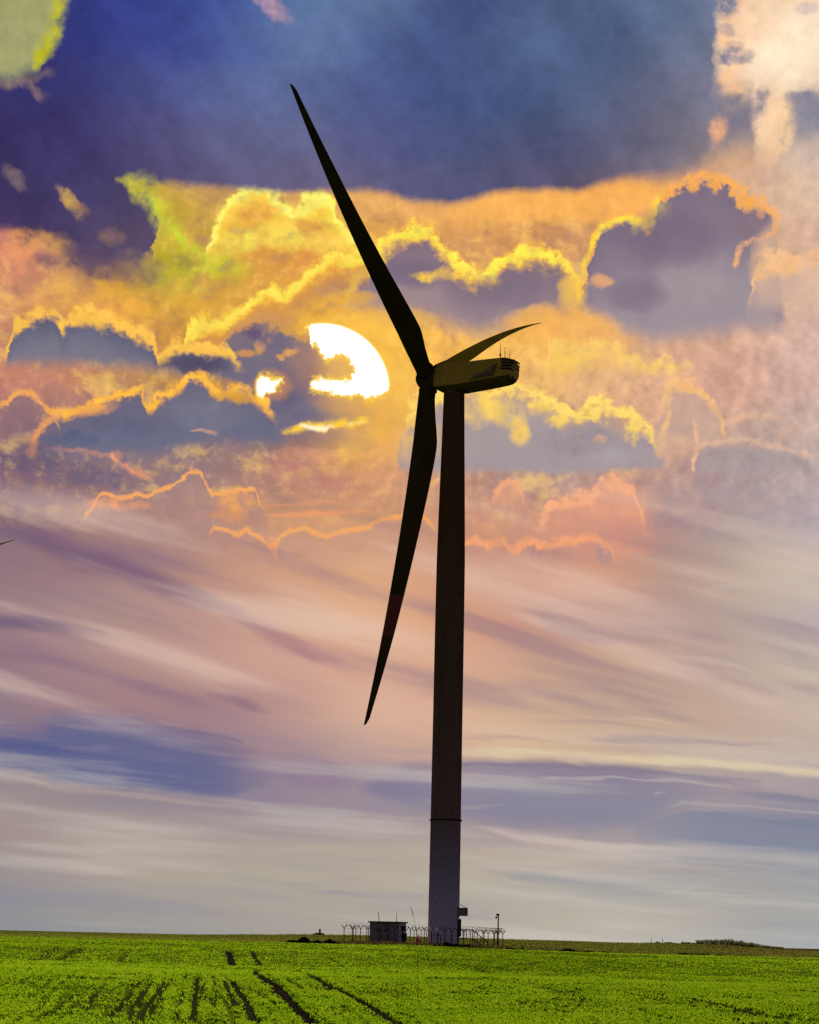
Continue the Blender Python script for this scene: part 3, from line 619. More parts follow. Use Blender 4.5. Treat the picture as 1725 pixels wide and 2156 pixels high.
    # ---- layered cloud lower down
    for pts, c_, a, w_ in [
        ([(10,1120,26,.6),(80,1140,38),(150,1166,42),(250,1192,42),(350,1236,38),(430,1262,30),(500,1285,18,.5)], (112,88,116), .72, 34),
        ([(-20,1308,24),(60,1312,24),(130,1322,20),(215,1335,14,.5)], (106,88,120), .7, 20),
        ([(450,1280,14,.4),(510,1300,26),(575,1342,36),(645,1378,30),(720,1395,14,.4)], (150,108,126), .55, 26),
        ([(440,1464,10,.5),(490,1472),(530,1490),(560,1500,10,.4)], (128,100,120), .5, 18),
        ([(240,1440,14,.3),(330,1452,18),(420,1470,14,.5)], (140,108,122), .4, 20),
        ([(-20,1380),(60,1386),(150,1400,14,.4)], (135,105,125), .4, 22),
        ([(1110,1285,12,.4),(1145,1298,28),(1190,1315,32),(1250,1336,30),(1330,1344,18,.6),(1400,1350,14,.2)], (118,92,116), .62, 24),
        ([(1230,1330,20,.3),(1400,1320,26),(1520,1345,20,.4)], (150,124,136), .4, 30),
        ([(1430,1390,12,.4),(1520,1420,18),(1620,1460,18,.5)], (158,135,145), .5, 24),
        ([(1400,1370,5,.3),(1480,1385,8),(1560,1400,7),(1620,1425,5,.2)], (200,180,172), .5, 9),
        ([(1480,1240,9,.4),(1580,1225,12),(1725,1220,12)], (195,182,176), .4, 20),
        ([(560,1360,10,.4),(640,1395,12),(760,1450,14),(850,1490,12,.4)], (216,172,154), .35, 24),
        ([(1010,1470,10,.2),(1100,1450,14),(1240,1470,16),(1330,1520,10,.2)], (212,186,160), .3, 30),
        ([(980,1552,8,.5),(1090,1554,8),(1180,1560,7,.3)], (168,138,142), .5, 9),
        ([(1250,1556,9,.5),(1290,1556,12),(1387,1559,12),(1450,1562,10),(1537,1566,8),(1620,1566,6,.3)], (146,126,140), .6, 12),
        ([(1120,1520,8,.2),(1230,1518,9),(1330,1530,8),(1420,1545,6,.2)], (165,140,142), .4, 11),
        ([(1290,1514,3,.4),(1340,1511,4),(1380,1514,4),(1440,1526,3,.3)], (212,194,172), .5, 7)]:
        col = stroke(k, col, 'WL', pts, c_, a, w_)
    # blue gap in the cloud on the left, crisp below
    col = band(k, col, 'WL', [(-60,1525,1608),(0,1528,1612),(60,1530,1622),(100,1512,1634),(115,1500,1643),(180,1498,1648),(275,1508,1658),(400,1540,1670,.95),(450,1552,1676,.85),(490,1562,1676,.7),(520,1572,1668,.45),(570,1590,1655,.2)], (116,106,138), (90,98,142), 50, 18, .85, 60)
    col = stroke(k, col, 'WL', [(0,1565),(60,1570),(130,1580,12),(220,1590,8,.3)], (72,82,138), .5, 22)
    col = stroke(k, col, 'WL', [(130,1570,6,.4),(200,1575,8),(260,1580,6,.2)], (130,120,148), .5, 10)
    col = stroke(k, col, 'WL', [(280,1512),(380,1535),(470,1552),(502,1562,6)], (108,100,132), .5, 10)
    col = stroke(k, col, 'WL', [(-20,1628,8),(60,1636,10),(110,1655,9),(275,1672,8),(400,1690,8),(520,1700,8,.3)], (182,162,152), .45, 14)
    for (x,y,rx,ry,c_,a,ro) in [(650,1625,110,40,(142,122,146),.6,-8),(560,1680,60,22,(140,126,148),.5,0),(750,1700,80,22,(150,136,150),.4,0),(850,1665,90,26,(112,110,145),.6,-4)]:
        col = blob(k, col, 'WL', x, y, rx*1.2, ry*1.2, c_, a, ro)
    col = band(k, col, 'WL', [(760,1650,1672,.3),(860,1605,1690,.8),(980,1600,1700,.8),(1100,1604,1738),(1240,1612,1742),(1340,1624,1730),(1420,1640,1705,.8),(1500,1650,1690,.5),(1600,1655,1685,.4)], (130,120,146), (134,132,154), 30, 60, .75, 70)
    for pts, c_, a, w_ in [
        ([(960,1580,14,.7),(1060,1584,16),(1180,1590,17),(1262,1594,17),(1400,1602,16),(1560,1614,15),(1740,1632,14)], (228,208,172), .75, 17),
        ([(972,1608,8),(1100,1610,10),(1312,1620,11),(1420,1632,10),(1512,1644,9),(1600,1650,7,.3)], (122,112,140), .6, 12),
        ([(1130,1636,4,.4),(1162,1638,6),(1200,1638,5),(1312,1641,5),(1400,1646,6),(1470,1652,6),(1540,1655,4,.3)], (190,180,178), .5, 9),
        ([(1400,1700,5,.3),(1437,1690,7),(1500,1692,6),(1562,1698,6),(1640,1706,5),(1725,1712,5)], (184,172,172), .5, 10),
        ([(1560,1668,7,.4),(1620,1678,9),(1725,1690,8)], (118,118,145), .6, 10),
        ([(1380,1672,4),(1400,1670,4,.4)], (190,180,180), .5, 4),
        ([(1010,1742,7,.4),(1060,1750,13),(1112,1762,17),(1210,1772,16),(1312,1784,12),(1420,1788,7,.3)], (206,186,174), .6, 20),
        ([(900,1690,6,.3),(980,1700,6),(1060,1695,5,.3)], (172,158,160), .6, 8)]:
        col = stroke(k, col, 'WL', pts, c_, a, w_)
    col = band(k, col, 'WL', [(1340,1735,1770,.3),(1437,1712,1776,.8),(1520,1708,1788),(1600,1716,1796),(1740,1722,1800)], (124,130,152), (130,136,156), 12, 36, .8, 60)
    for pts, c_, a, w_ in [
        ([(1020,1835,8,.4),(1080,1846,13),(1150,1852,14),(1260,1862,12),(1360,1868,8,.3)], (148,150,157), .55, 16),
        ([(1030,1862,4,.4),(1085,1862,6),(1120,1865,4,.3)], (188,175,165), .5, 7),
        ([(1330,1830,6,.4),(1400,1822,9),(1480,1828,8),(1560,1832,6,.3)], (185,172,165), .5, 10),
        ([(1355,1895,4,.4),(1400,1885,5),(1460,1872,4),(1522,1850,4,.3)], (182,175,175), .6, 5),
        ([(1440,1885,4,.4),(1520,1884,5),(1620,1890,4,.3)], (182,178,172), .5, 5),
        ([(1100,1905,6,.4),(1230,1908,8),(1360,1916,8),(1500,1912,6,.3)], (186,182,170), .5, 11),
        ([(1340,1812,6,.3),(1440,1808,9),(1560,1815,9),(1725,1820,8)], (150,148,158), .5, 13),
        ([(660,1884,4,.4),(710,1882,7),(770,1886,5,.3)], (146,148,152), .55, 8),
        ([(560,1862,4,.3),(700,1865,6),(840,1868,5,.3)], (186,176,160), .4, 9),
        ([(520,1790,8,.3),(640,1786,12),(800,1790,10,.4)], (186,172,156), .4, 18),
        ([(700,1735,5,.3),(780,1728,8),(860,1732,8)], (186,166,160), .4, 12),
        ([(200,1740,8,.3),(330,1752,12),(460,1770,10,.3)], (184,168,156), .4, 20),
        ([(30,1820,8,.3),(140,1850,12),(260,1850,10,.3)], (150,140,145), .4, 22)]:
        col = stroke(k, col, 'WL', pts, c_, a, w_)
    # ---- overall texture
    def texture_up(kk, c, i):
        on = kk.mr(i[1], 9.2, 12.0)
        return kk.val(c, kk.m('MULTIPLY_ADD', kk.m('SUBTRACT', kk.mr(i[2], .28, .72, .88, 1.13, False), 1.0), on, 1.0))
    def texture_low(kk, c, i):
        # fibrous high cloud: strands that sweep down to the right, flatter near the horizon
        w = kk.mr(i[0], 3.6, 6.0)                    # elevation
        f = kk.m('ADD', kk.m('MULTIPLY', i[1], w), kk.m('MULTIPLY', i[2], kk.m('SUBTRACT', 1.0, w)))
        on = kk.mr(i[0], 11.4, 9.2)
        c = kk.mix(kk.m('MULTIPLY', kk.mr(f, .48, .70), kk.m('MULTIPLY', on, .46)), c, kk.mix(w, lin((206,198,188)), lin((234,204,186))))
        c = kk.mix(kk.m('MULTIPLY', kk.mr(f, .48, .30), kk.m('MULTIPLY', on, .46)), c, kk.mix(w, lin((140,138,154)), lin((134,108,130))))
        return c
    layer(['cx', 'cy', 'N'], texture_up, (-1e4, -1e4, 1e4, 1190))
    layer(['cy', 'F', 'H'], texture_low, (-1e4, 960, 1e4, 1e4))
    def sun(k, col, i):
        ch, cv = i[0], i[1]
        cx, cy = chart(SUN_X, SUN_Y)
        dx = k.m('SUBTRACT', ch, cx); dy = k.m('SUBTRACT', cv, cy)
        r = k.m('SQRT', k.m('ADD', k.m('MULTIPLY', dx, dx), k.m('MULTIPLY', dy, dy)))
        R = 139 / PPD
        disc = k.mr(r, R + .11, R - .07)
        hid = hidden_part(k, WS=(i[2], i[3]))
        vis = k.m('MULTIPLY', disc, k.m('SUBTRACT', 1.0, hid))
        halo = k.m('MULTIPLY', k.mr(r, R * 1.6, R * .97), .5)
        col = k.mix(k.m('MULTIPLY', halo, k.mr(dx, -.5, 1.2)), col, lin((255, 190, 70)))
        c1 = k.mix(k.mr(vis, .42, .80), (1.0, .62, .05), (1.25, 1.2, 1.05))
        col = k.mix(k.m('MULTIPLY', k.mr(vis, .0, .6), k.mr(vis, 0.0, .35, .55, 1.0)), col, c1)
        return col
    reg('WS', warp(.06, 1.5, .13, 4.0, .14, 9.0))
    layer(['cx', 'cy', 'WSx', 'WSy'], sun, (395, 540, 965, 1110))

    # ---- the rest of the dome: clear Nishita sky seen through dim cloud
    sky = nt.nodes.new('ShaderNodeTexSky'); sky.sky_type = 'NISHITA'; sky.sun_disc = False
    sky.sun_elevation = math.asin(SUN_DIR.z); sky.sun_rotation = math.atan2(SUN_DIR.x, SUN_DIR.y)
    sky.air_density = 1.2; sky.dust_density = 2.0
    cn = k.noise(D, 3.0, 6, .6)
    cloudy = k.mix(k.mr(cn, .35, .65), (.035, .04, .07), (.085, .09, .13))
    # brighter towards the sun's side, dim in the east
    side = k.mr(y, -.2, .95)
    cloudy = k.mix(side, (.012, .014, .028), cloudy)
    glow = k.mr(cv, 2.0, 45.0, 1.0, 0.0)
    cloudy = k.mix(k.m('MULTIPLY', k.m('MULTIPLY', glow, side), .8), cloudy, (.36, .22, .17))
    rest = k.vm('ADD', k.vm('SCALE', cloudy, k=1.0), k.vm('SCALE', sky.outputs[0], k=.004))
    REG['rest'] = k.vm('SCALE', k.mix(k.mr(cv, -1.5, -.4, 1, 0), rest, (.10, .10, .09)), k=1.0)
    edge = k.m('MULTIPLY', k.mr(k.m('ABSOLUTE', ch), 20.0, 11.5), k.mr(cv, 34.0, 22.5))
    edge = k.m('MULTIPLY', k.m('MULTIPLY', edge, k.mr(y, 0.1, .4)), k.mr(cv, -1.5, -.4))
    # The sunset side is worked out patch by patch: each patch of sky only
    # carries the layers that reach into it.
    CX = [-1e4, 300, 580, 862, 1290, 1e4]
    CY = [-1e4, 330, 520, 680, 820, 960, 1190, 1500, 1760, 1e4]
    rows_px = [1985, 1920, 1860, 1800, 1750, 1700, 1640, 1570, 1500, 1400, 1300, 1200, 1100, 1000, 900, 800, 700, 600, 500, 410, 345, 200]
    def background(c):
        b = nt.nodes.new('ShaderNodeBackground'); b.inputs[1].default_value = BG
        k.set(b.inputs[0], c); return b.outputs[0]
    def cell(x0, x1, y0, y1):
        x0 -= 22; x1 += 22; y0 -= 24; y1 += 24          # the horizon is slightly tilted
        rr = [r for r in rows_px if y0 - 130 < r < y1 + 130]
        if not rr: rr = [345, 200]
        if len(rr) < 2: rr = rr + [rr[-1] - 100]
        key = tuple(rr)
        if key not in grids:
            g = bpy.data.node_groups.new('cloud_colours', 'ShaderNodeTree')
            gi = g.nodes.new('NodeGroupInput'); go = g.nodes.new('NodeGroupOutput')
            g.interface.new_socket('x', in_out='INPUT', socket_type='NodeSocketFloat'); g.interface.new_socket('y', in_out='INPUT', socket_type='NodeSocketFloat')
            g.interface.new_socket('o', in_out='OUTPUT', socket_type='NodeSocketColor')
            kk = NK(g); g.links.new(_grid_nodes(kk, gi.outputs[0], gi.outputs[1], G1, G1X, [chart(862, v)[1] for v in rr]), go.inputs[0])
            grids[key] = g
        n = nt.nodes.new('ShaderNodeGroup'); n.node_tree = grids[key]
        k.set(n.inputs[0], REG['gx']); k.set(n.inputs[1], REG['gy'])
        c = n.outputs[0]; cnt = 0
        for g, names, bb in LAYERS:
            if bb[0] > x1 or bb[2] < x0 or bb[1] > y1 or bb[3] < y0: continue
            n = nt.nodes.new('ShaderNodeGroup'); n.node_tree = g; cnt += 1
            k.set(n.inputs[0], c)
            for i, nm in enumerate(names): k.set(n.inputs[i + 1], REG[nm])
            c = n.outputs[0]
        c = k.mix(edge, REG['rest'], c)
        c = k.mix(1.0, c, (2 ** -EXPO / BG,) * 3, 'MULTIPLY')
        return background(c)
    grids = {}
    def mixsh(f, a, b):
        n = nt.nodes.new('ShaderNodeMixShader'); k.set(n.inputs[0], f)
        nt.links.new(a, n.inputs[1]); nt.links.new(b, n.inputs[2]); return n.outputs[0]
    def tree(i0, i1, j0, j1):
        if i1 - i0 == 1 and j1 - j0 == 1: return cell(CX[i0], CX[i1], CY[j0], CY[j1])
        if j1 - j0 >= i1 - i0:
            j = (j0 + j1) // 2
            return mixsh(k.m('GREATER_THAN', cv, chart(862, CY[j])[1]), tree(i0, i1, j, j1), tree(i0, i1, j0, j))
        i = (i0 + i1) // 2
        return mixsh(k.m('GREATER_THAN', ch, chart(CX[i], 1078)[0]), tree(i0, i, j0, j1), tree(i, i1, j0, j1))
    sunset = tree(0, len(CX) - 1, 0, len(CY) - 1)
    other = background(k.vm('SCALE', REG['rest'], k=2 ** -EXPO / BG))
    nt.links.new(mixsh(k.m('GREATER_THAN', edge, 0.0), other, sunset), out.inputs[0])
    S.world = w
    w.cycles.sampling_method = 'MANUAL'; w.cycles.sample_map_resolution = 256

def hidden_part(k, WS):
    """how much of the sun's disc the nearer cloud hides"""
    def cover(P, tr=False, s=32):
        Q = []
        for p in P:
            a = chart(p[0], p[1]); b = chart(p[0], p[2]); Q.append((a[0], a[1], b[1], 1.0))
        Q = thin(sorted(Q)); Q = [(Q[0][0] - .03, Q[0][1], Q[0][2], 0.0)] + Q + [(Q[-1][0] + .03, Q[-1][1], Q[-1][2], 0.0)]
        c = curve(k, WS[0], Q)
        e = s / PPD / 2
        m1 = k.mr(k.m('SUBTRACT', c[0], WS[1]), -e, e); m2 = k.mr(k.m('SUBTRACT', WS[1], c[1]), -e, e)
        return k.m('MULTIPLY', k.m('MULTIPLY', m1, m2), c[2])
    a = cover([(520,600,792),(541,640,790),(560,650,792),(585,660,797),(602,660,800),(606,660,990),(650,690,990),(654,694,806)] )
    a2 = cover([(600,655,812),(624,686,812),(636,700,812),(648,724,812),(655,728,812),(662,722,800),(672,738,797),(684,756,797),(696,758,798),(708,750,800),(720,748,801),(734,757,800),(741,774,794),(744,784,788)])
    b = cover([(535,838,990),(552,836,990),(566,828,990),(580,816,990),(600,802,990),(612,800,990)])
    d = cover([(606,800,990),(648,806,990),(654,818,990),(676,826,990),(700,826,990),(718,832,990),(738,838,990),(755,830,990),(772,842,990),(790,838,990),(806,832,990),(822,822,990)])
    h = k.m('MAXIMUM', k.m('MAXIMUM', a, a2), k.m('MAXIMUM', b, d))
    # a lit fray inside the left gap
    return h
build_world()
cam = bpy.data.cameras.new('camera'); co = bpy.data.objects.new('camera', cam); COL.objects.link(co); S.camera = co
cam.sensor_fit = 'HORIZONTAL'; cam.sensor_width = 36; cam.lens = 36 * FOC / 1725; cam.clip_start = .5; cam.clip_end = 20000
cx_ = RIGHT * _c + UP * _s; cy_ = -RIGHT * _s + UP * _c
Mc = Matrix((cx_, cy_, -FWD)).transposed().to_4x4(); Mc.translation = EYE; co.matrix_world = Mc
S.view_settings.view_transform = 'Standard'; S.view_settings.look = 'None'; S.view_settings.gamma = 1; S.view_settings.exposure = EXPO
S.cycles.use_adaptive_sampling = True; S.cycles.adaptive_threshold = .012; S.cycles.adaptive_min_samples = 20
S.cycles.max_bounces = 5; S.cycles.diffuse_bounces = 2; S.cycles.transmission_bounces = 3; S.cycles.transparent_max_bounces = 4
S.cycles.use_denoising = False; S.cycles.sample_clamp_direct = 2.5; S.cycles.sample_clamp_indirect = 1.5

sl = bpy.data.lights.new('sun', 'SUN'); sl.energy = 4.6; sl.angle = math.radians(9); sl.color = (1.0, .86, .62)
so = bpy.data.objects.new('sun', sl); COL.objects.link(so)
so.rotation_euler = (-SUN_DIR).to_track_quat('-Z', 'Y').to_euler()

# ------------------------------------------------------------------ materials
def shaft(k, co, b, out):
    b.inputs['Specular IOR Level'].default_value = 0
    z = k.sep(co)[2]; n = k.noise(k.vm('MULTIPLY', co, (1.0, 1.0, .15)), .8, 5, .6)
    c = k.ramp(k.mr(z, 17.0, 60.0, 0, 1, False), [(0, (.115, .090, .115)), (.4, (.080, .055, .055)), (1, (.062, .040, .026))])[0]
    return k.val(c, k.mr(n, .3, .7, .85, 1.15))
M_tower = material('tower_shade_grade', shaft, .9)  # backlit shade painted into the colour, darker and browner with height
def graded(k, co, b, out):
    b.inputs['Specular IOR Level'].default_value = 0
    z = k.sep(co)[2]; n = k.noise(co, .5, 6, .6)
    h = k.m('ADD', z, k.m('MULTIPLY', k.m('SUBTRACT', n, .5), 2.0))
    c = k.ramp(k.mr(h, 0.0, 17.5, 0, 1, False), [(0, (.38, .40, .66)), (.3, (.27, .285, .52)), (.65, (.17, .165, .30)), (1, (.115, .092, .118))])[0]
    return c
M_lower = material('base_light_grade', graded, .7)   # light on the foot painted into the colour, fading out upwards
M_nac = painted('nacelle_shell', (.24, .17, .022), (.30, .21, .03), .5, .6, spec=.3)
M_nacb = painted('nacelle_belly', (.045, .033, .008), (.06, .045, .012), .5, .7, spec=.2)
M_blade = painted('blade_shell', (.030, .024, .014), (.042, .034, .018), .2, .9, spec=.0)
M_blade_lit = painted('blade_shell_lit', (.24, .19, .016), (.30, .24, .022), .2, .9, spec=.0)  # lit tone of the same blade shell, put into the colour
M_red = painted('red_blade_band', (.085, .012, .010), (.10, .016, .013), .5, .6, spec=.25)
M_dark = painted('dark_metal', (.014, .013, .015), (.024, .022, .025), 2, .8, 0, .15)
M_panel = painted('dark_panel', (.035, .028, .012), (.045, .036, .015), 1, .5)
M_letter = painted('pale_lettering', (.22, .19, .10), (.26, .22, .12), 1, .5)
M_galv = painted('weathered_steel', (.04, .038, .04), (.07, .066, .065), 6, .8, 0, .1)
M_white = painted('white_paint_and_glint', (.84, .84, .84), (.88, .88, .88), 3, .5)
M_redp = painted('red_plastic', (.45, .03, .02), (.55, .05, .03), 3, .5)
M_hut = painted('grey_render', (.12, .12, .18), (.17, .167, .24), 1.2, .85)
M_roof = painted('dark_roof', (.035, .035, .04), (.055, .055, .06), 1, .8)
M_stone = painted('field_stone', (.06, .055, .05), (.11, .10, .09), 3, .9)
M_wood = painted('old_wood', (.05, .04, .03), (.09, .07, .05), 3, .85)
M_soil = painted('dark_soil', (.010, .009, .007), (.030, .024, .018), 2.5, 1, spec=0)

def leafy(name, c1, c2, c3, tr=.5, scale=.5, t1=None):
    def f(k, co, b, out):
        geo = k.nt.nodes.new('ShaderNodeNewGeometry')
        n = k.noise(geo.outputs['Position'], scale, 4, .6)
        c = k.mix(k.mr(n, .35, .65), c1, c2)
        c = k.mix(k.mr(geo.outputs['Random Per Island'], .55, 1.0), c, c3)
        d = k.nt.nodes.new('ShaderNodeBsdfDiffuse'); t = k.nt.nodes.new('ShaderNodeBsdfTranslucent')
        k.set(d.inputs[0], c); k.set(t.inputs[0], k.mix(1.0, c, t1 or (1.25, 1.25, .8), 'MULTIPLY'))
        m = k.nt.nodes.new('ShaderNodeMixShader'); m.inputs[0].default_value = tr
        k.nt.links.new(d.outputs[0], m.inputs[1]); k.nt.links.new(t.outputs[0], m.inputs[2])
        k.nt.links.new(m.outputs[0], out.inputs[0])
        return None
    return material(name, f)
M_crop = leafy('young_crop_leaf', (.068, .140, .004), (.105, .170, .006), (.15, .22, .012), .5)
M_rough = leafy('rough_grass', (.05, .075, .012), (.09, .095, .02), (.13, .12, .04), .4)
M_weed = leafy('dry_weed', (.022, .018, .010), (.05, .04, .02), (.17, .14, .07), .2, 1.2)
M_reed = leafy('dark_reed', (.045, .05, .03), (.07, .07, .04), (.10, .09, .05), .2, 1.2)
M_straw = leafy('straw', (.12, .09, .05), (.16, .12, .07), (.2, .16, .09), .2, 1.2)

# ------------------------------------------------------------------ wheel ruts across the crop
RUTS = []   # (list of (y, x, half width)), strength
def rut_px(pts, hw, strength):
    P = []
    for (px, py) in pts:
        p = hit(px, py); P.append((p.y, p.x, hw))
    P.sort(); RUTS.append((P, strength))
SL = -.094
rut_px([(660, 2165), (650, 2154), (630, 2134), (610, 2115), (596, 2097), (580, 2078), (555, 2063), (534, 2053), (543, 2046)], .27, 1.0)
rut_px([(842, 2165), (820, 2152), (780, 2124), (725, 2094), (670, 2067), (645, 2054), (622, 2046)], .20, .95)
rut_px([(488, 2035), (485, 2022), (480, 2003)], .30, 1.0)
rut_px([(549, 2036), (538, 2022), (529, 2004)], .24, .9)
for pts_, hw_, st_ in (([(320, 2072), (290, 2112), (265, 2156)], .14, .75), ([(390, 2052), (384, 2100), (370, 2156)], .13, .7), ([(362, 2066), (330, 2115), (306, 2156)], .13, .75),
                       ([(490, 2070), (515, 2112), (538, 2156)], .17, .9), ([(450, 2062), (452, 2130)], .13, .7), ([(520, 2082), (585, 2122)], .12, .7), ([(160, 2092), (120, 2132), (75, 2150)], .13, .7),
                       ([(265, 2107), (225, 2152)], .13, .8), ([(100, 2112), (65, 2152)], .12, .7), ([(430, 2075), (415, 2125)], .12, .7), ([(470, 2068), (495, 2125)], .14, .8), ([(415, 2058), (412, 2110), (402, 2156)], .14, .85), ([(345, 2070), (318, 2112), (285, 2156)], .13, .8), ([(300, 2068), (262, 2110)], .13, .7), ([(210, 2090), (170, 2130)], .13, .7), ([(600, 2062), (640, 2090)], .12, .6)):
    rut_px(pts_, hw_, st_)
rut_px([(1040, 2051), (1000, 2041), (960, 2032), (925, 2024), (892, 2019)], .22, .75)
rut_px([(1290, 2129), (1255, 2118), (1212, 2100), (1180, 2092)], .22, .5)
rut_px([(1412, 2151), (1360, 2135), (1300, 2122), (1240, 2112)], .2, .6)
rut_px([(1650, 2152), (1590, 2138), (1520, 2122), (1437, 2104)], .25, .8)
rut_px([(1420, 2102), (1330, 2086), (1270, 2079), (1212, 2073)], .2, .5)
rut_px([(1150, 2135), (1110, 2115)], .2, .3)
rut_px([(730, 2040), (700, 2024), (683, 2014)], .22, .5)
rut_px([(70, 2026), (100, 2010), (128, 1996)], .5, .6)
rut_px([(120, 2026), (150, 2010), (172, 1997)], .5, .65)
rut_px([(243, 2032), (262, 2015), (272, 2006)], .35, .5)

def rut_amount(x, y):
    a = np.zeros_like(x)
    for P, st in RUTS:
        yy = np.array([p[0] for p in P]); xx = np.array([p[1] for p in P]); w = P[0][2]
        X = np.interp(y, yy, xx)
        m = np.clip(1.35 - np.abs(x - X) / w, 0, 1) * ((y > yy[0]) & (y < yy[-1]))
        a = np.maximum(a, m * st)
    return a

def nz(x, y, seed=0):
    """cheap smooth value noise, 0..1"""
    xi = np.floor(x).astype(np.int64); yi = np.floor(y).astype(np.int64); fx = x - xi; fy = y - yi
    fx = fx * fx * (3 - 2 * fx); fy = fy * fy * (3 - 2 * fy)
    def hsh(a, b):
        h = (a * 374761393 + b * 668265263 + seed * 974711) & 0x7fffffff
        h = ((h ^ (h >> 13)) * 1274126177) & 0x7fffffff
        return ((h ^ (h >> 16)) & 0xffff) / 65535.
    return (hsh(xi, yi) * (1 - fx) + hsh(xi + 1, yi) * fx) * (1 - fy) + (hsh(xi, yi + 1) * (1 - fx) + hsh(xi + 1, yi + 1) * fx) * fy

def row_gap(x, y):
    """missing drill rows on the left half: 1 = gap"""
    s = x - SL * (y - 53)
    r = (s + 40) / .52
    fr = np.abs(r - np.round(r))
    ri = np.round(r)
    g = np.clip(1.5 - fr * 7, 0, 1)
    on = nz(ri * 7.3, y * .07 + ri * 3, 5)
    lat = np.clip((-.5 - s) / 1.2, 0, 1) * np.clip((s + 8.5) / 3, 0.15, 1)
    return g * np.clip((on - .35) * 3, 0, 1) * lat * np.clip((100 - y) / 12, 0, 1)

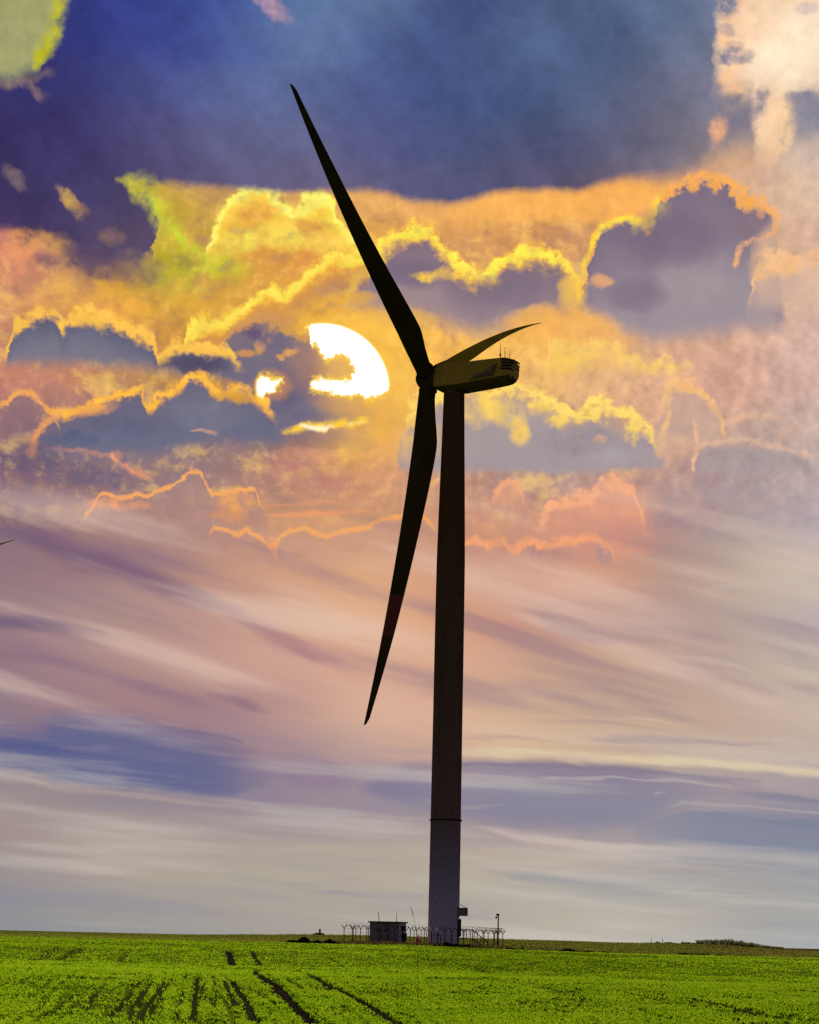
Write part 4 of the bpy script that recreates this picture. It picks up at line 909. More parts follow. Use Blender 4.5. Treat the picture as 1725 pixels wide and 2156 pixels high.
# ------------------------------------------------------------------ ground
def build_ground():
    ys = [-4000, -1500, -500, -150, -40, 0, 25, 38]
    y = 44.0
    while y < 480: ys.append(y); y *= 1.0065
    ys += [490, 520, 570, 650, 800, 1100, 1600, 2500, 4000, 8000]
    ys = np.array(ys, float)
    t = np.concatenate([-np.geomspace(1, .24, 14)[:-1], np.linspace(-.24, .24, 210), np.geomspace(.24, 1, 14)[1:]])
    X = np.zeros((len(ys), len(t)))
    for i, yy in enumerate(ys):
        sc = max(abs(yy), 50)
        far = np.sign(t) * np.where(np.abs(t) <= .24, np.abs(t) * sc, .24 * sc + (np.abs(t) - .24) / .76 * max(5000 - .24 * sc, 600))
        X[i] = far
    Y = np.repeat(ys[:, None], len(t), 1)
    Z = terrain(X, Y)
    ra = rut_amount(X.ravel(), Y.ravel()).reshape(X.shape)
    Z = Z - ra * .06 - row_gap(X.ravel(), Y.ravel()).reshape(X.shape) * .03
    Z += (nz(X.ravel() * 1.7, Y.ravel() * .9, 3).reshape(X.shape) - .5) * .05 * (np.abs(Y) < 480)
    n, m = X.shape
    me = bpy.data.meshes.new('ground')
    V = np.stack([X, Y, Z], -1).reshape(-1, 3)
    idx = np.arange(n * m).reshape(n, m)
    F = np.stack([idx[:-1, :-1], idx[:-1, 1:], idx[1:, 1:], idx[1:, :-1]], -1).reshape(-1, 4)
    me.vertices.add(len(V)); me.vertices.foreach_set('co', V.ravel())
    me.loops.add(F.size); me.loops.foreach_set('vertex_index', F.ravel().astype(np.int32))
    me.polygons.add(len(F)); me.polygons.foreach_set('loop_start', np.arange(0, F.size, 4).astype(np.int32))
    me.update(); me.validate()
    me.polygons.foreach_set('use_smooth', np.ones(len(F), bool))
    def f(k, co, b, out):
        x, y, z = k.sep(co)[:3]
        s = k.m('ADD', x, k.m('MULTIPLY', k.m('SUBTRACT', y, 53.0), .094))
        v = k.xyz(x, k.m('MULTIPLY', y, .22), 0)
        n1 = k.noise(co, .12, 5, .6); n2 = k.noise(co, 3.5, 6, .65); n3 = k.noise(k.xyz(k.m('MULTIPLY', s, 1.0), k.m('MULTIPLY', y, .06), 0), 2.2, 5, .6)
        crop = k.mix(k.mr(n1, .35, .65), (.060, .105, .006), (.095, .145, .008))
        crop = k.mix(k.mr(n2, .50, .68, 0, .4), crop, (.03, .034, .008))
        crop = k.mix(k.mr(n3, .52, .66, 0, .35), crop, (.045, .07, .006))
        rough = k.mix(k.mr(n2, .35, .65), (.03, .028, .012), (.075, .065, .024))
        rough = k.mix(k.mr(n1, .42, .58), rough, (.035, .024, .014))
        far = k.mix(k.mr(n1, .4, .6), (.055, .085, .010), (.075, .085, .018))
        c = k.mix(k.mr(y, 205.0, 300.0), crop, far)
        yard = k.m('MULTIPLY', k.m('MULTIPLY', k.mr(x, -11.5, -9.5), k.mr(x, 15.0, 13.0)), k.m('MULTIPLY', k.mr(y, 301.5, 303.5), k.mr(y, 356.0, 350.0)))
        # verge and rough strip behind the crop, right of the compound
        edge = k.m('ADD', y, k.m('MULTIPLY', k.m('SUBTRACT', k.noise(co, .25, 3), .5), 10.0))
        rs = k.m('MULTIPLY', k.mr(x, -20.0, -12.0), k.mr(edge, 300.0, 306.0))
        c = k.mix(k.m('MULTIPLY', rs, k.mr(y, 420.0, 380.0, .25, 1.0)), c, rough)
        far2 = k.mix(k.mr(x, 46.0, 58.0), far, (.06, .035, .022))
        c = k.mix(k.m('MULTIPLY', k.mr(y, 330.0, 380.0), k.mr(x, 20.0, 60.0)), c, far2)
        c = k.mix(yard, c, k.mix(k.mr(n2, .4, .62), (.014, .012, .009), (.045, .038, .02)))
        # bare wet soil in the wheel ruts
        tot = None
        for P, st in RUTS:
            PP = [(p[0], p[1], p[2], 1.0) for p in P]
            
            cv = curve(k, y, PP)
            wob = k.m('MULTIPLY_ADD', k.m('SUBTRACT', n2, .5), .3, k.m('SUBTRACT', x, cv[0]))
            a = k.mr(k.m('DIVIDE', k.m('ABSOLUTE', wob), cv[1]), 1.25, .75, 0, st)
            a = k.m('MULTIPLY', a, k.m('MULTIPLY', k.m('GREATER_THAN', y, P[0][0]), k.m('LESS_THAN', y, P[-1][0])))
            tot = a if tot is None else k.m('MAXIMUM', tot, a)
        soil = k.mix(k.mr(n2, .35, .72), (.007, .006, .005), (.030, .024, .017))
        c = k.mix(tot, c, soil)
        bp = k.nt.nodes.new('ShaderNodeBump'); bp.inputs['Strength'].default_value = .6; bp.inputs['Distance'].default_value = .08
        k.set(bp.inputs['Height'], n2); d = k.nt.nodes.new('ShaderNodeBsdfDiffuse'); k.nt.links.new(bp.outputs[0], d.inputs['Normal']); k.set(d.inputs[0], c)
        k.nt.links.new(d.outputs[0], out.inputs[0])
        return None
    return tag(obj('ground', me, material('field_ground', f, .95)), kind='structure')
build_ground()

# ------------------------------------------------------------------ leaves and stems in bulk
def blades(name, P, H, W, n, mat, lean=.5, seed=1, curl=.3, parent=None):
    """P: base points (N,3); each gets n tapering leaves; all one mesh"""
    r = np.random.default_rng(seed)
    N = len(P); B = np.repeat(P, n, 0); h = np.repeat(H, n) * r.uniform(.6, 1.15, N * n); w = np.repeat(W, n) * r.uniform(.7, 1.2, N * n)
    a = r.uniform(0, 2 * np.pi, N * n); l = r.uniform(.1, 1, N * n) * lean
    d = np.stack([np.cos(a), np.sin(a), np.zeros_like(a)], 1); q = np.stack([-np.sin(a), np.cos(a), np.zeros_like(a)], 1)
    b2 = r.uniform(0, 2 * np.pi, N * n); q = np.stack([np.cos(b2), np.sin(b2) * .5, np.zeros_like(a)], 1)
    mid = B + d * (l * h * .4)[:, None] + np.array([0, 0, 1.]) * (h * .6)[:, None]
    tip = B + d * (l * h)[:, None] + np.array([0, 0, 1.]) * (h * (1 - curl * l))[:, None]
    v = np.stack([B - q * w[:, None] * .35, B + q * w[:, None] * .35, mid + q * w[:, None] * .5, mid - q * w[:, None] * .5, tip], 1)
    K = len(v); V = v.reshape(-1, 3)
    base = np.arange(K)[:, None] * 5
    loops = np.concatenate([base + np.array([0, 1, 2, 3]), base + np.array([3, 2, 4])], 1).astype(np.int32)
    starts = (np.arange(K)[:, None] * 7 + np.array([0, 4])).ravel().astype(np.int32)
    me = bpy.data.meshes.new(name)
    me.vertices.add(len(V)); me.vertices.foreach_set('co', V.ravel())
    me.loops.add(loops.size); me.loops.foreach_set('vertex_index', loops.ravel())
    me.polygons.add(len(starts)); me.polygons.foreach_set('loop_start', starts)
    me.update()
    return obj(name, me, mat, parent)

def scatter(n, y0, y1, power, xl=-.185, xr=.185):
    u = RNG.random(n); y = (y0 ** power + u * (y1 ** power - y0 ** power)) ** (1 / power)
    x = y * (xl + (xr - xl) * RNG.random(n))
    return x, y

def crop():
    Ps, Hs, Ws = [], [], []
    for n, y0, y1, h, w in ((105000, 48, 92, .115, .036), (60000, 92, 195, .15, .06), (26000, 185, 303, .15, .08)):
        x, y = scatter(n, y0, y1, 1.2)
        # drilled in rows: most plants stand on a row line
        sv = x - SL * (y - 53); rw = np.where(y < 125, .42, .42); on_row = RNG.random(n) < np.clip((150 - y) / 60, 0, 1) * np.clip(.52 - .02 * sv, .2, .62)
        sv2 = (np.round(sv / rw) + RNG.normal(0, .17, n)) * rw + .04 * np.sin(y * .35)
        x = np.where(on_row, sv2 + SL * (y - 53), x)
        keep = RNG.random(n) > np.maximum(rut_amount(x, y) * 1.25, row_gap(x, y) * .95)
        dens = nz(x * .8, y * .25, 9) * .6 + nz(x * 3, y * 1.2, 4) * .4
        keep &= RNG.random(n) < np.clip((dens - .2) * 2.6, .12, 1)
        keep &= ~((x > -9) & (y > 301))
        x, y = x[keep], y[keep]
        Ps.append(np.stack([x, y, terrain(x, y) - .01], 1)); Hs.append(np.full(len(x), h) * (0.7 + .5 * nz(x, y * .4, 2))); Ws.append(np.full(len(x), w))
    o = blades('young_crop', np.concatenate(Ps), np.concatenate(Hs), np.concatenate(Ws), 4, M_crop, .9, 3)
    tag(o, 'bright green young cereal crop covering the field in front of the turbine', 'crop', kind='stuff')
    # far side of the field and the rough ground behind the fence
    x, y = scatter(42000, 300, 452, 1.0)
    z = terrain(x, y)
    o = blades('rough_grass', np.stack([x, y, z - .02], 1), .10 + .16 * nz(x * .3, y * .2, 6), np.full(len(x), .09), 3, M_rough, .8, 5)
    tag(o, 'dull olive rough grass on the low rise behind the turbine compound', 'grass', kind='stuff')
crop()

# ------------------------------------------------------------------ wind turbine
TB = Vector((5.94, 328.37, 0.0))
HUB = Vector((2.3517, 330.103, 79.56)) - TB
nA = Vector((.89892, -.43521, -.05042)); uA = Vector((.04538, -.02197, .99873)); hA = Vector((.43576, .90006, 0))
wA = Vector((-.43576, -.90006, 0))          # towards the near side of the nacelle
vA = wA.cross(nA) if wA.cross(nA).z > 0 else nA.cross(wA)

def ring(r, z, n=48, c=(0, 0)):
    return [Vector((c[0] + r * math.cos(2 * math.pi * i / n), c[1] + r * math.sin(2 * math.pi * i / n), z)) for i in range(n)]

PB = 4.6; A0 = -55.25 - math.degrees((PB - 2.0) / 50.36)
CH = [(.9, 2.4), (3, 2.45), (6, 3.05), (9.3, 3.85), (12, 3.8), (16.4, 3.5), (22, 3.05), (31.6, 2.3), (37.6, 1.82), (44, 1.2), (47, .9), (49.3, .68), (50.0, .42), (50.3, .16)]
def blade_mesh(theta, mats, red):
    b = uA * math.cos(theta) + hA * math.sin(theta)
    t = -uA * math.sin(theta) + hA * math.cos(theta)
    bm = bmesh.new(); rings = []; rr = []
    rs = sorted(set([c[0] for c in CH] + [i * 1.5 for i in range(1, 33)] + [46.5, 48.2, 49.8, 50.15]))
    for r in rs:
        c = float(np.interp(r, [q[0] for q in CH], [q[1] for q in CH]))
        c = c * .5 + .25 * (float(np.interp(r - 1.2, [q[0] for q in CH], [q[1] for q in CH])) + float(np.interp(min(r + 1.2, 50.3), [q[0] for q in CH], [q[1] for q in CH]))) if 3 < r < 46 else c
        le = -1.22 + 1.15 * (r / 50.3)
        tk = float(np.interp(r, [0, 3, 9, 20, 50], [1.0, .95, .34, .24, .15])) * c
        cen = b * r - nA * (r * math.sin(math.radians(3.76))) + t * (PB * (r / 50.36) ** 2.2)
        pts = []
        for i in range(18):
            a = 2 * math.pi * i / 18
            xx = le + c * (.5 - .5 * math.cos(a))
            blend = min(max((r - 2) / 7, 0), 1)
            u = .5 - .5 * math.cos(a)
            prof = math.sin(a) * .5 * (1 - blend) + blend * (math.copysign(1, math.sin(a)) * 1.35 * (math.sqrt(max(u, 0)) * (1 - u)) * (1 if i not in (0, 9) else 0)) * .9
            pts.append(cen + nA * xx + t * (tk * prof))
        rings.append(pts); rr.append(r)
    R = loft(bm, rings)
    if red:
        for f in bm.faces:
            m = (f.calc_center_median()).dot(b)
            if 31.7 < m < 37.6: f.material_index = 1
    bmesh.ops.translate(bm, verts=bm.verts, vec=HUB)
    return bm

def lathe(bm, origin, axis, prof, n=32):
    """prof: (distance along axis, radius)"""
    axis = Vector(axis).normalized(); a = axis.orthogonal().normalized(); b = axis.cross(a)
    loft(bm, [[Vector(origin) + axis * s + (a * math.cos(2 * math.pi * i / n) + b * math.sin(2 * math.pi * i / n)) * max(r, .01) for i in range(n)] for s, r in prof])

def nac(s, w, z): return HUB + nA * s + wA * w + vA * z

def make_turbine():
    T = thing('wind_turbine', TB, 'tall dark wind turbine standing in the green field with its nacelle turned right', 'wind turbine', None)
    # tower
    prof = [(0, 2.13), (8, 2.11), (17, 2.085), (30, 2.04), (45, 2.02), (53, 1.98), (62, 1.80), (70, 1.61), (77.45, 1.46)]
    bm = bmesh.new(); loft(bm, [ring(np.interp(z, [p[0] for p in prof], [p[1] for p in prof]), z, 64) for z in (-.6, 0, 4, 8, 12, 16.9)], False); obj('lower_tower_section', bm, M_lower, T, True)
    bm = bmesh.new(); loft(bm, [ring(np.interp(z, [p[0] for p in prof], [p[1] for p in prof]), z, 64) for z in [17.12] + list(range(20, 77, 3)) + [77.45]], False); obj('upper_tower_section', bm, M_tower, T, True)
    bm = bmesh.new(); loft(bm, [ring(r, z, 64) for z, r in ((16.9, 2.1), (16.92, 2.26), (17.0, 2.29), (17.08, 2.26), (17.12, 2.1))]); obj('flange', bm, M_dark, T, True)
    for zz in (38.5, 58.0):
        r = float(np.interp(zz, [p[0] for p in prof], [p[1] for p in prof]))
        bm = bmesh.new(); loft(bm, [ring(r + d, zz + h, 64) for h, d in ((-.05, -.01), (-.04, .018), (.04, .018), (.05, -.01))]); obj('seam', bm, M_tower, T, True)
    # nacelle
    bm = bmesh.new()
    secs = [(1.35, 1.35, 1.35, -1.35, -1.55), (1.75, 1.62, 1.55, -1.55, -1.85), (2.8, 1.75, 1.68, -1.5, -2.0), (5.5, 1.78, 1.92, -1.28, -2.1), (9, 1.78, 2.22, -.78, -1.62), (11.9, 1.74, 2.42, -.36, -1.16), (12.6, 1.62, 2.34, -.26, -1.02), (13.15, 1.38, 2.05, -.1, -.82), (13.5, 1.05, 1.62, .1, -.55)]
    rg = []
    for s, hw, zt, zs, zb in secs:
        half = [(hw * .0, zt + .04), (hw - .55, zt), (hw - .2, zt - .1), (hw, zt - .42), (hw, zs), (hw - .2, zs - (zs - zb) * .55), (hw - .55, zb)]
        pts = half + [(-a, z) for a, z in half[:0:-1]]
        rg.append([nac(s, a, z) for a, z in pts])
    loft(bm, rg)
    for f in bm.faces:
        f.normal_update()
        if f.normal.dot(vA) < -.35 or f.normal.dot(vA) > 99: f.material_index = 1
    N_ = obj('nacelle', bm, [M_nac, M_nacb], T)
    for i, z in enumerate((1.98, 1.56, 1.14, .72)):
        bm = bmesh.new()
        path = [(11.95, 1.79), (12.62, 1.67), (13.17, 1.43), (13.55, 1.08), (13.56, -1.08)]
        k0 = [nac(s - (z < .8) * .25 * (j > 3), w, z - .16) for j, (s, w) in enumerate(path)]; k1 = [nac(s - .12 * (j > 2), w, z + .14) for j, (s, w) in enumerate(path)]
        i0 = [p - (nA * .1 + wA * .06) for p in k0]; i1 = [p - (nA * .1 + wA * .06) for p in k1]
        for j in range(4):
            vs = [bm.verts.new(p) for p in (k0[j], k0[j + 1], k1[j + 1], k1[j], i0[j], i0[j + 1], i1[j + 1], i1[j])]
            for q in ((0, 1, 2, 3), (7, 6, 5, 4), (0, 4, 5, 1), (1, 5, 6, 2), (2, 6, 7, 3), (3, 7, 4, 0)): bm.faces.new([vs[a] for a in q])
        obj('vent_louvre', bm, M_dark, N_)
    bm = bmesh.new()
    poly = [(7.2, -.86), (7.75, -.28), (8.3, .02), (11.25, 1.42), (11.05, .35), (10.8, -.28), (9.5, -.5)]
    a = [bm.verts.new(nac(s, 1.80, z)) for s, z in poly]; b = [bm.verts.new(nac(s, 1.76, z)) for s, z in poly]
    bm.faces.new(a); bm.faces.new(b[::-1])
    for i in range(len(poly)): bm.faces.new((a[i], b[i], b[(i + 1) % len(poly)], a[(i + 1) % len(poly)]))
    PN = obj('name_panel', bm, M_panel, N_)
    fc = bpy.data.curves.new('lettering', 'FONT'); fc.body = 'Gamesa'; fc.size = .78; fc.extrude = .01
    fo = bpy.data.objects.new('tmp_text', fc); COL.objects.link(fo); bpy.context.view_layer.update()
    tm = bpy.data.meshes.new_from_object(fo); bpy.data.objects.remove(fo); tm.name = 'lettering'
    ang = math.atan2(1.05, 3.0); ex = nA * math.cos(ang) + vA * math.sin(ang); ey = -nA * math.sin(ang) + vA * math.cos(ang)
    M = Matrix((ex, ey, wA)).transposed().to_4x4(); M.translation = nac(8.25, 1.82, -.30); tm.transform(M)
    obj('lettering', tm, M_letter, PN)
    bm = bmesh.new()
    tube(bm, [nac(7.93 + .24 * math.cos(q), 1.83, -.33 + .24 * math.sin(q)) for q in np.linspace(.5, 5.6, 12)], .06, 5)
    obj('emblem', bm, M_letter, PN)
    # masts and rods on the roof
    def mast(name, s, w, z0, h, r, bend=0.0, ball=None, horiz=False):
        bm = bmesh.new()
        if horiz: tube(bm, [nac(s, w, z0), nac(s + h, w, z0 + bend)], r, 5)
        else: tube(bm, [nac(s + bend * q * q, w, z0) + Vector((0, 0, h * q)) for q in np.linspace(0, 1, 6)], [r * (1 - .5 * q) for q in np.linspace(0, 1, 6)], 6)
        if ball: lathe(bm, nac(s, w, z0), (0, 0, 1), [(ball - .16, .05), (ball - .12, .14), (ball, .16), (ball + .14, .1), (ball + .24, .03)], 10)
        return obj(name, bm, M_dark, N_)
    mast('lightning_mast', 11.15, .5, 2.35, 2.3, .07, ball=.6)
    mast('antenna', 11.75, .3, 2.35, 1.7, .05); mast('antenna', 12.35, .1, 2.3, 1.35, .05)
    mast('antenna', 11.6, -.4, 2.3, 2.0, .022, -.25); mast('antenna', 12.1, -.6, 2.3, 1.75, .022, .35)
    mast('antenna', 13.3, .2, 1.7, 1.05, .022); mast('antenna', 13.5, .6, 1.3, .7, .018, 0, None, True); mast('antenna', 13.3, .4, -.45, .5, .018, 0, None, True)
    bm = bmesh.new(); lathe(bm, nac(1.2, .6, 1.3), vA, [(0, .12), (.45, .14), (.62, .07)], 10); obj('lifting_lug', bm, M_dark, N_)
    # hub
    bm = bmesh.new(); lathe(bm, HUB, nA, [(-1.95, .12), (-1.85, .6), (-1.5, 1.15), (-1.0, 1.52), (-.2, 1.72), (.6, 1.74), (1.1, 1.62), (1.4, 1.3)], 36); HB = obj('hub', bm, M_blade, T, True)
    for th in (0, 1, 2):
        a = math.radians(A0 + 120 * th); d = uA * math.cos(a) + hA * math.sin(a)
        bm = bmesh.new(); lathe(bm, HUB, d, [(.8, 1.28), (1.72, 1.26), (1.74, 1.32), (1.92, 1.32), (1.94, 1.2)], 30); obj('blade_collar', bm, M_blade, HB, True)
    for i in range(3):
        a = math.radians(A0 + 120 * i)
        ms = [[M_blade, M_red], [M_blade_lit, M_red], [M_blade, M_red]][i]
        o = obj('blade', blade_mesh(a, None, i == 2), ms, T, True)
        if i == 2: o['label'] = 'lowest blade, dark with a red band near its tip'
        if i == 1: o['label'] = 'short-looking olive-lit blade sweeping back to the right over the nacelle'
    # box and door on the right-hand side near the foot
    e = Vector((.96, -.28, 0)).normalized(); g = Vector((.28, .96, 0)); Rz = Matrix.Rotation(math.atan2(e.y, e.x), 3, 'Z')
    bm = bmesh.new(); box(bm, e * 2.62 + Vector((0, 0, 4.62)), (1.12, .9, .98), Rz); bevel(bm, .03, 1); BX = obj('equipment_box', bm, M_hut, T)
    bm = bmesh.new()
    for zz in (4.12, 5.12):
        for yy in (-.47, .47):
            tube(bm, [e * 2.02 + g * yy + Vector((0, 0, zz)), e * 3.2 + g * yy + Vector((0, 0, zz))], .05, 5)
        tube(bm, [e * 3.2 - g * .47 + Vector((0, 0, zz)), e * 3.2 + g * .47 + Vector((0, 0, zz))], .05, 5)
    for yy in (-.47, .47): tube(bm, [e * 3.2 + g * yy + Vector((0, 0, 4.12)), e * 3.2 + g * yy + Vector((0, 0, 5.12))], .05, 5)
    obj('box_frame', bm, M_dark, BX)
    bm = bmesh.new(); tube(bm, [e * 2.25 + Vector((0, 0, 5.62)), e * 3.2 + Vector((0, 0, 5.14))], .04, 5); obj('stay_rod', bm, M_dark, BX)
    bm = bmesh.new(); box(bm, e * 2.22 + Vector((0, 0, 2.45)), (.30, .95, 2.3), Rz); bevel(bm, .04, 1); D_ = obj('door', bm, M_dark, T)
    bm = bmesh.new(); box(bm, e * 2.42 - g * .3 + Vector((0, 0, 3.45)), (.16, .2, .5), Rz); obj('door_light', bm, M_galv, D_)
    return T
TUR = make_turbine()

def kids(o): return [c for c in bpy.data.objects if c.parent == o]
def copy_tree(o, parent=None):
    c = o.copy(); COL.objects.link(c)
    if parent: c.parent = parent
    for ch in kids(o): copy_tree(ch, c)
    return c
T2 = copy_tree(TUR)
T2['label'] = 'distant second wind turbine beyond the left edge, only a blade tip showing'
tipv = HUB + (uA * math.cos(math.radians(A0 + 120)) + hA * math.sin(math.radians(A0 + 120))) * 50.3 - nA * (50.3 * math.sin(math.radians(3.76))) + (-uA * math.sin(math.radians(A0 + 120)) + hA * math.cos(math.radians(A0 + 120))) * PB
d_ = ray(30, 1136.5)
# stand it on the same plain: find the depth where a tip of this height falls on that sight line
tt = (tipv.z - .6 - EYE.z) / d_.z
pt = EYE + d_ * tt
T2.location = (pt.x - tipv.x, pt.y - tipv.y, -.6)
for t_ in (TUR, T2): t_['group'] = 'wind turbines'

# ------------------------------------------------------------------ equipment hut
hx = gx(816, 331)
hz = float(terrain(hx, 331))
HT = thing('equipment_hut', (hx, 331, hz), 'small flat-roofed grey equipment hut left of the turbine foot', 'hut')
HT.rotation_euler = (0, 0, math.radians(-20))
bm = bmesh.new(); box(bm, (0, 0, 1.3), (4.25, 2.9, 3.2)); obj('wall', bm, M_hut, HT)
bm = bmesh.new(); box(bm, (0, 0, 3.0), (4.62, 3.3, .2)); bevel(bm, .03, 1); RF = obj('roof', bm, M_roof, HT)
for x0 in (-.95, .2):
    bm = bmesh.new(); box(bm, (x0, -1.47, 1.25), (1.05, .06, 2.15)); bevel(bm, .012, 1); dd_ = obj('door', bm, painted('grey_door', (.10, .10, .14), (.14, .14, .19), 2, .6), HT)
    bm = bmesh.new(); box(bm, (x0 + .38, -1.52, 1.2), (.05, .08, .2)); obj('handle', bm, M_dark, dd_)
    bm = bmesh.new()
    for q in range(5): box(bm, (x0, -1.515, 1.75 + q * .07), (.6, .03, .035))
    obj('vent', bm, M_dark, dd_)
bm = bmesh.new(); box(bm, (.35, -1.49, 2.62), (.3, .1, .16)); obj('wall_lamp', bm, M_galv, HT)
for (x0, h, ln) in ((-1.2, 1.45, -.18), (1.35, 1.25, 0)):
    bm = bmesh.new(); tube(bm, [(x0, -.3, 3.05), (x0 + ln, -.3, 3.05 + h)], [.045, .035], 6); obj('roof_mast', bm, M_dark, RF)
for (zc, hh, dp) in ((2.2, .7, .3), (1.0, 1.1, .5)):
    bm = bmesh.new(); box(bm, (2.13 + dp / 2, .1, zc), (dp, .8, hh)); bevel(bm, .03, 1); obj('meter_box', bm, M_dark, HT)

# ------------------------------------------------------------------ perimeter fence
F_ = thing('perimeter_fence', (gx(890, 317), 317, 0), 'security fence of Y-topped posts and coiled razor wire around the turbine foot', 'fence')
FO = F_.location.copy()
def zpx(z): return 700.7 + .2292 * z
front = [(q, 317.0) for q in (100, 175, 252, 325, 428, 498, 568, 640, 710, 770, 838, 905, 965, 1028, 1090, 1145)] + [(1195, 317.5), (1260, 319), (1325, 321), (1378, 323.5), (1425, 326), (1478, 329), (1520, 332), (1560, 335)]
glint_arms = {1: -1, 11: -1, 12: -1}
tops = []; postm = None
def post(x, y, white=0, face=(1, 0)):
    global postm
    z = float(terrain(x, y)); f = Vector((face[0], face[1], 0)).normalized()
    if postm is None:
        bm = bmesh.new()
        tube(bm, [(0, 0, -.3), (0, 0, 2.05)], .06, 6)
        tube(bm, [(0, 0, 2.0), (.34, 0, 2.46)], .05, 5); tube(bm, [(0, 0, 2.0), (-.34, 0, 2.46)], .05, 5)
        o = obj('fence_post', bm, M_dark, F_); postm = o.data
    else:
        o = bpy.data.objects.new('fence_post', postm); COL.objects.link(o); o.parent = F_
    o.location = Vector((x, y, z)) - FO
    if white:
        bm = bmesh.new(); tube(bm, [(white * .02, -.10, 2.0), (white * .36, -.10, 2.48)], .095, 6); obj('arm_glint', bm, M_white, o)  # white tube laid over the arm as a painted-in glint
    return Vector((x, y, z))
fr = []
for i, (q, yy) in enumerate(front): fr.append(post(gx(zpx(q), yy), yy, glint_arms.get(i, 0)))
right = [post(fr[-1].x - .9, 341.0)]
back = []
for q in (1500, 1380, 1290, 1195, 850, 800, 735, 660, 560, 470, 390, 300, 200): back.append(post(gx(zpx(q) + 2, 348), 348))
left = [post(fr[0].x + .9, 333.0)]
loop = fr + right + back + left
bm = bmesh.new()
for i in range(len(loop)):
    a, b = loop[i], loop[(i + 1) % len(loop)]
    for hz_ in (.35, .95, 1.5, 1.98): tube(bm, [a - FO + Vector((0, 0, hz_)), b - FO + Vector((0, 0, hz_))], .008, 3, False)
    for sx in (-.3, .3): tube(bm, [a - FO + Vector((sx, 0, 2.41)), b - FO + Vector((sx, 0, 2.41))], .007, 3, False)
obj('strand_wire', bm, M_galv, F_)
for lst in (fr, [fr[-1]] + right, back, left):
    allp = []
    for i in range(len(lst) - 1):
        a, b = lst[i], lst[i + 1]; L_ = (b - a).length; nn = max(int(L_ / .62), 1)
        d = (b - a).normalized(); sd = d.cross(Vector((0, 0, 1)))
        pts = []
        tot = nn * 14
        for j in range(tot + 1):
            q = j / tot; ang = q * nn * 2 * math.pi
            rad = .24 + .05 * math.sin(j * .37 + i)
            pts.append(a.lerp(b, q) - FO + Vector((0, 0, 2.55)) + Vector((0, 0, 1)) * (math.cos(ang) * rad) + sd * (math.sin(ang) * rad) + d * (.22 * math.sin(ang * 1.0 + 1)))
        allp += pts if not allp else pts[1:]
    bm = bmesh.new(); tube(bm, allp, .014, 3, False); obj('razor_wire', bm, M_galv, F_)
# gate in front of the tower
gz = float(terrain(gx(zpx(947), 316.6), 316.6)); ga = gx(zpx(908), 316.6); gb = gx(zpx(990), 316.6)
bm = bmesh.new()
for (p, q) in (((ga, .25), (gb, .25)), ((ga, 1.45), (gb, 1.45)), ((ga, .0), (ga, 1.5)), ((gb, .0), (gb, 1.5)), (((ga * .35 + gb * .65), .25), ((ga * .35 + gb * .65), 1.45))):
    tube(bm, [Vector((p[0], 316.6, gz + p[1])) - FO, Vector((q[0], 316.6, gz + q[1])) - FO], .05, 5)
GT = obj('gate', bm, M_dark, F_)
bm = bmesh.new(); box(bm, Vector(((ga * .62 + gb * .38), 316.5, gz + 1.05)) - FO, (.16, .03, .3)); obj('sign_plate', bm, M_galv, GT)

# ------------------------------------------------------------------ stair beside the tower
sx0 = gx(966, 324); sz = float(terrain(sx0 + 2, 324)) 
ST = thing('metal_staircase', (sx0, 324, sz), 'dark metal stair with handrail descending right from the turbine door', 'staircase')
bm = bmesh.new()
for yy in (0, 1.0):
    tube(bm, [(-.1, yy, 2.35), (1.85, yy, 2.35), (3.95, yy, .75)], .05, 5)
    for xx in (.05, 1.0, 1.85): tube(bm, [(xx, yy, 1.2), (xx, yy, 2.35)], .045, 5)
    tube(bm, [(2.9, yy, .45), (2.9, yy, 1.55)], .04, 5); tube(bm, [(3.9, yy, -.1), (3.9, yy, .8)], .045, 5)
    tube(bm, [(-.1, yy, 1.8), (1.85, yy, 1.8)], .03, 4)
obj('handrail', bm, M_dark, ST)
bm = bmesh.new(); box(bm, (.85, .5, 1.22), (2.1, 1.0, .08)); obj('platform', bm, M_dark, ST)
for yy in (.02, .98):
    bm = bmesh.new(); tube(bm, [(1.85, yy, 1.2), (3.75, yy, -.1)], .07, 4); obj('stringer', bm, M_dark, ST)
for q in range(6):
    bm = bmesh.new(); box(bm, (2.1 + q * .3, .5, 1.02 - q * .205), (.28, .94, .04)); obj('step', bm, M_dark, ST)
for xx, yy in ((.0, .05), (1.8, .05), (.0, .95), (1.8, .95)):
    bm = bmesh.new(); tube(bm, [(xx, yy, -.3), (xx, yy, 1.2)], .05, 5); obj('leg', bm, M_dark, ST)

# ------------------------------------------------------------------ camera pole
px_ = onground(1048.2, 331)
CP = thing('camera_pole', px_, 'thick dark pole with a small hanging dome camera at the right end of the fence', 'pole')
ph = (EYE + ray(1048, 1925) * (331 / ray(1048, 1925).y)).z - px_.z
bm = bmesh.new(); tube(bm, [(0, 0, -.3), (0, 0, ph)], .095, 10); obj('mast', bm, M_dark, CP)
bm = bmesh.new(); box(bm, (-.08, 0, ph - .05), (.42, .26, .24)); bevel(bm, .05, 2); obj('hood', bm, M_dark, CP)
bm = bmesh.new(); tube(bm, [(-.05, 0, ph - .2), (-.26, 0, ph - .28)], .05, 6); AR = obj('bracket', bm, M_dark, CP)
bm = bmesh.new(); lathe(bm, (-.29, 0, ph - .62), (0, 0, 1), [(0, .02), (.04, .09), (.14, .13), (.24, .11), (.32, .05)], 12); obj('dome_camera', bm, M_dark, AR)

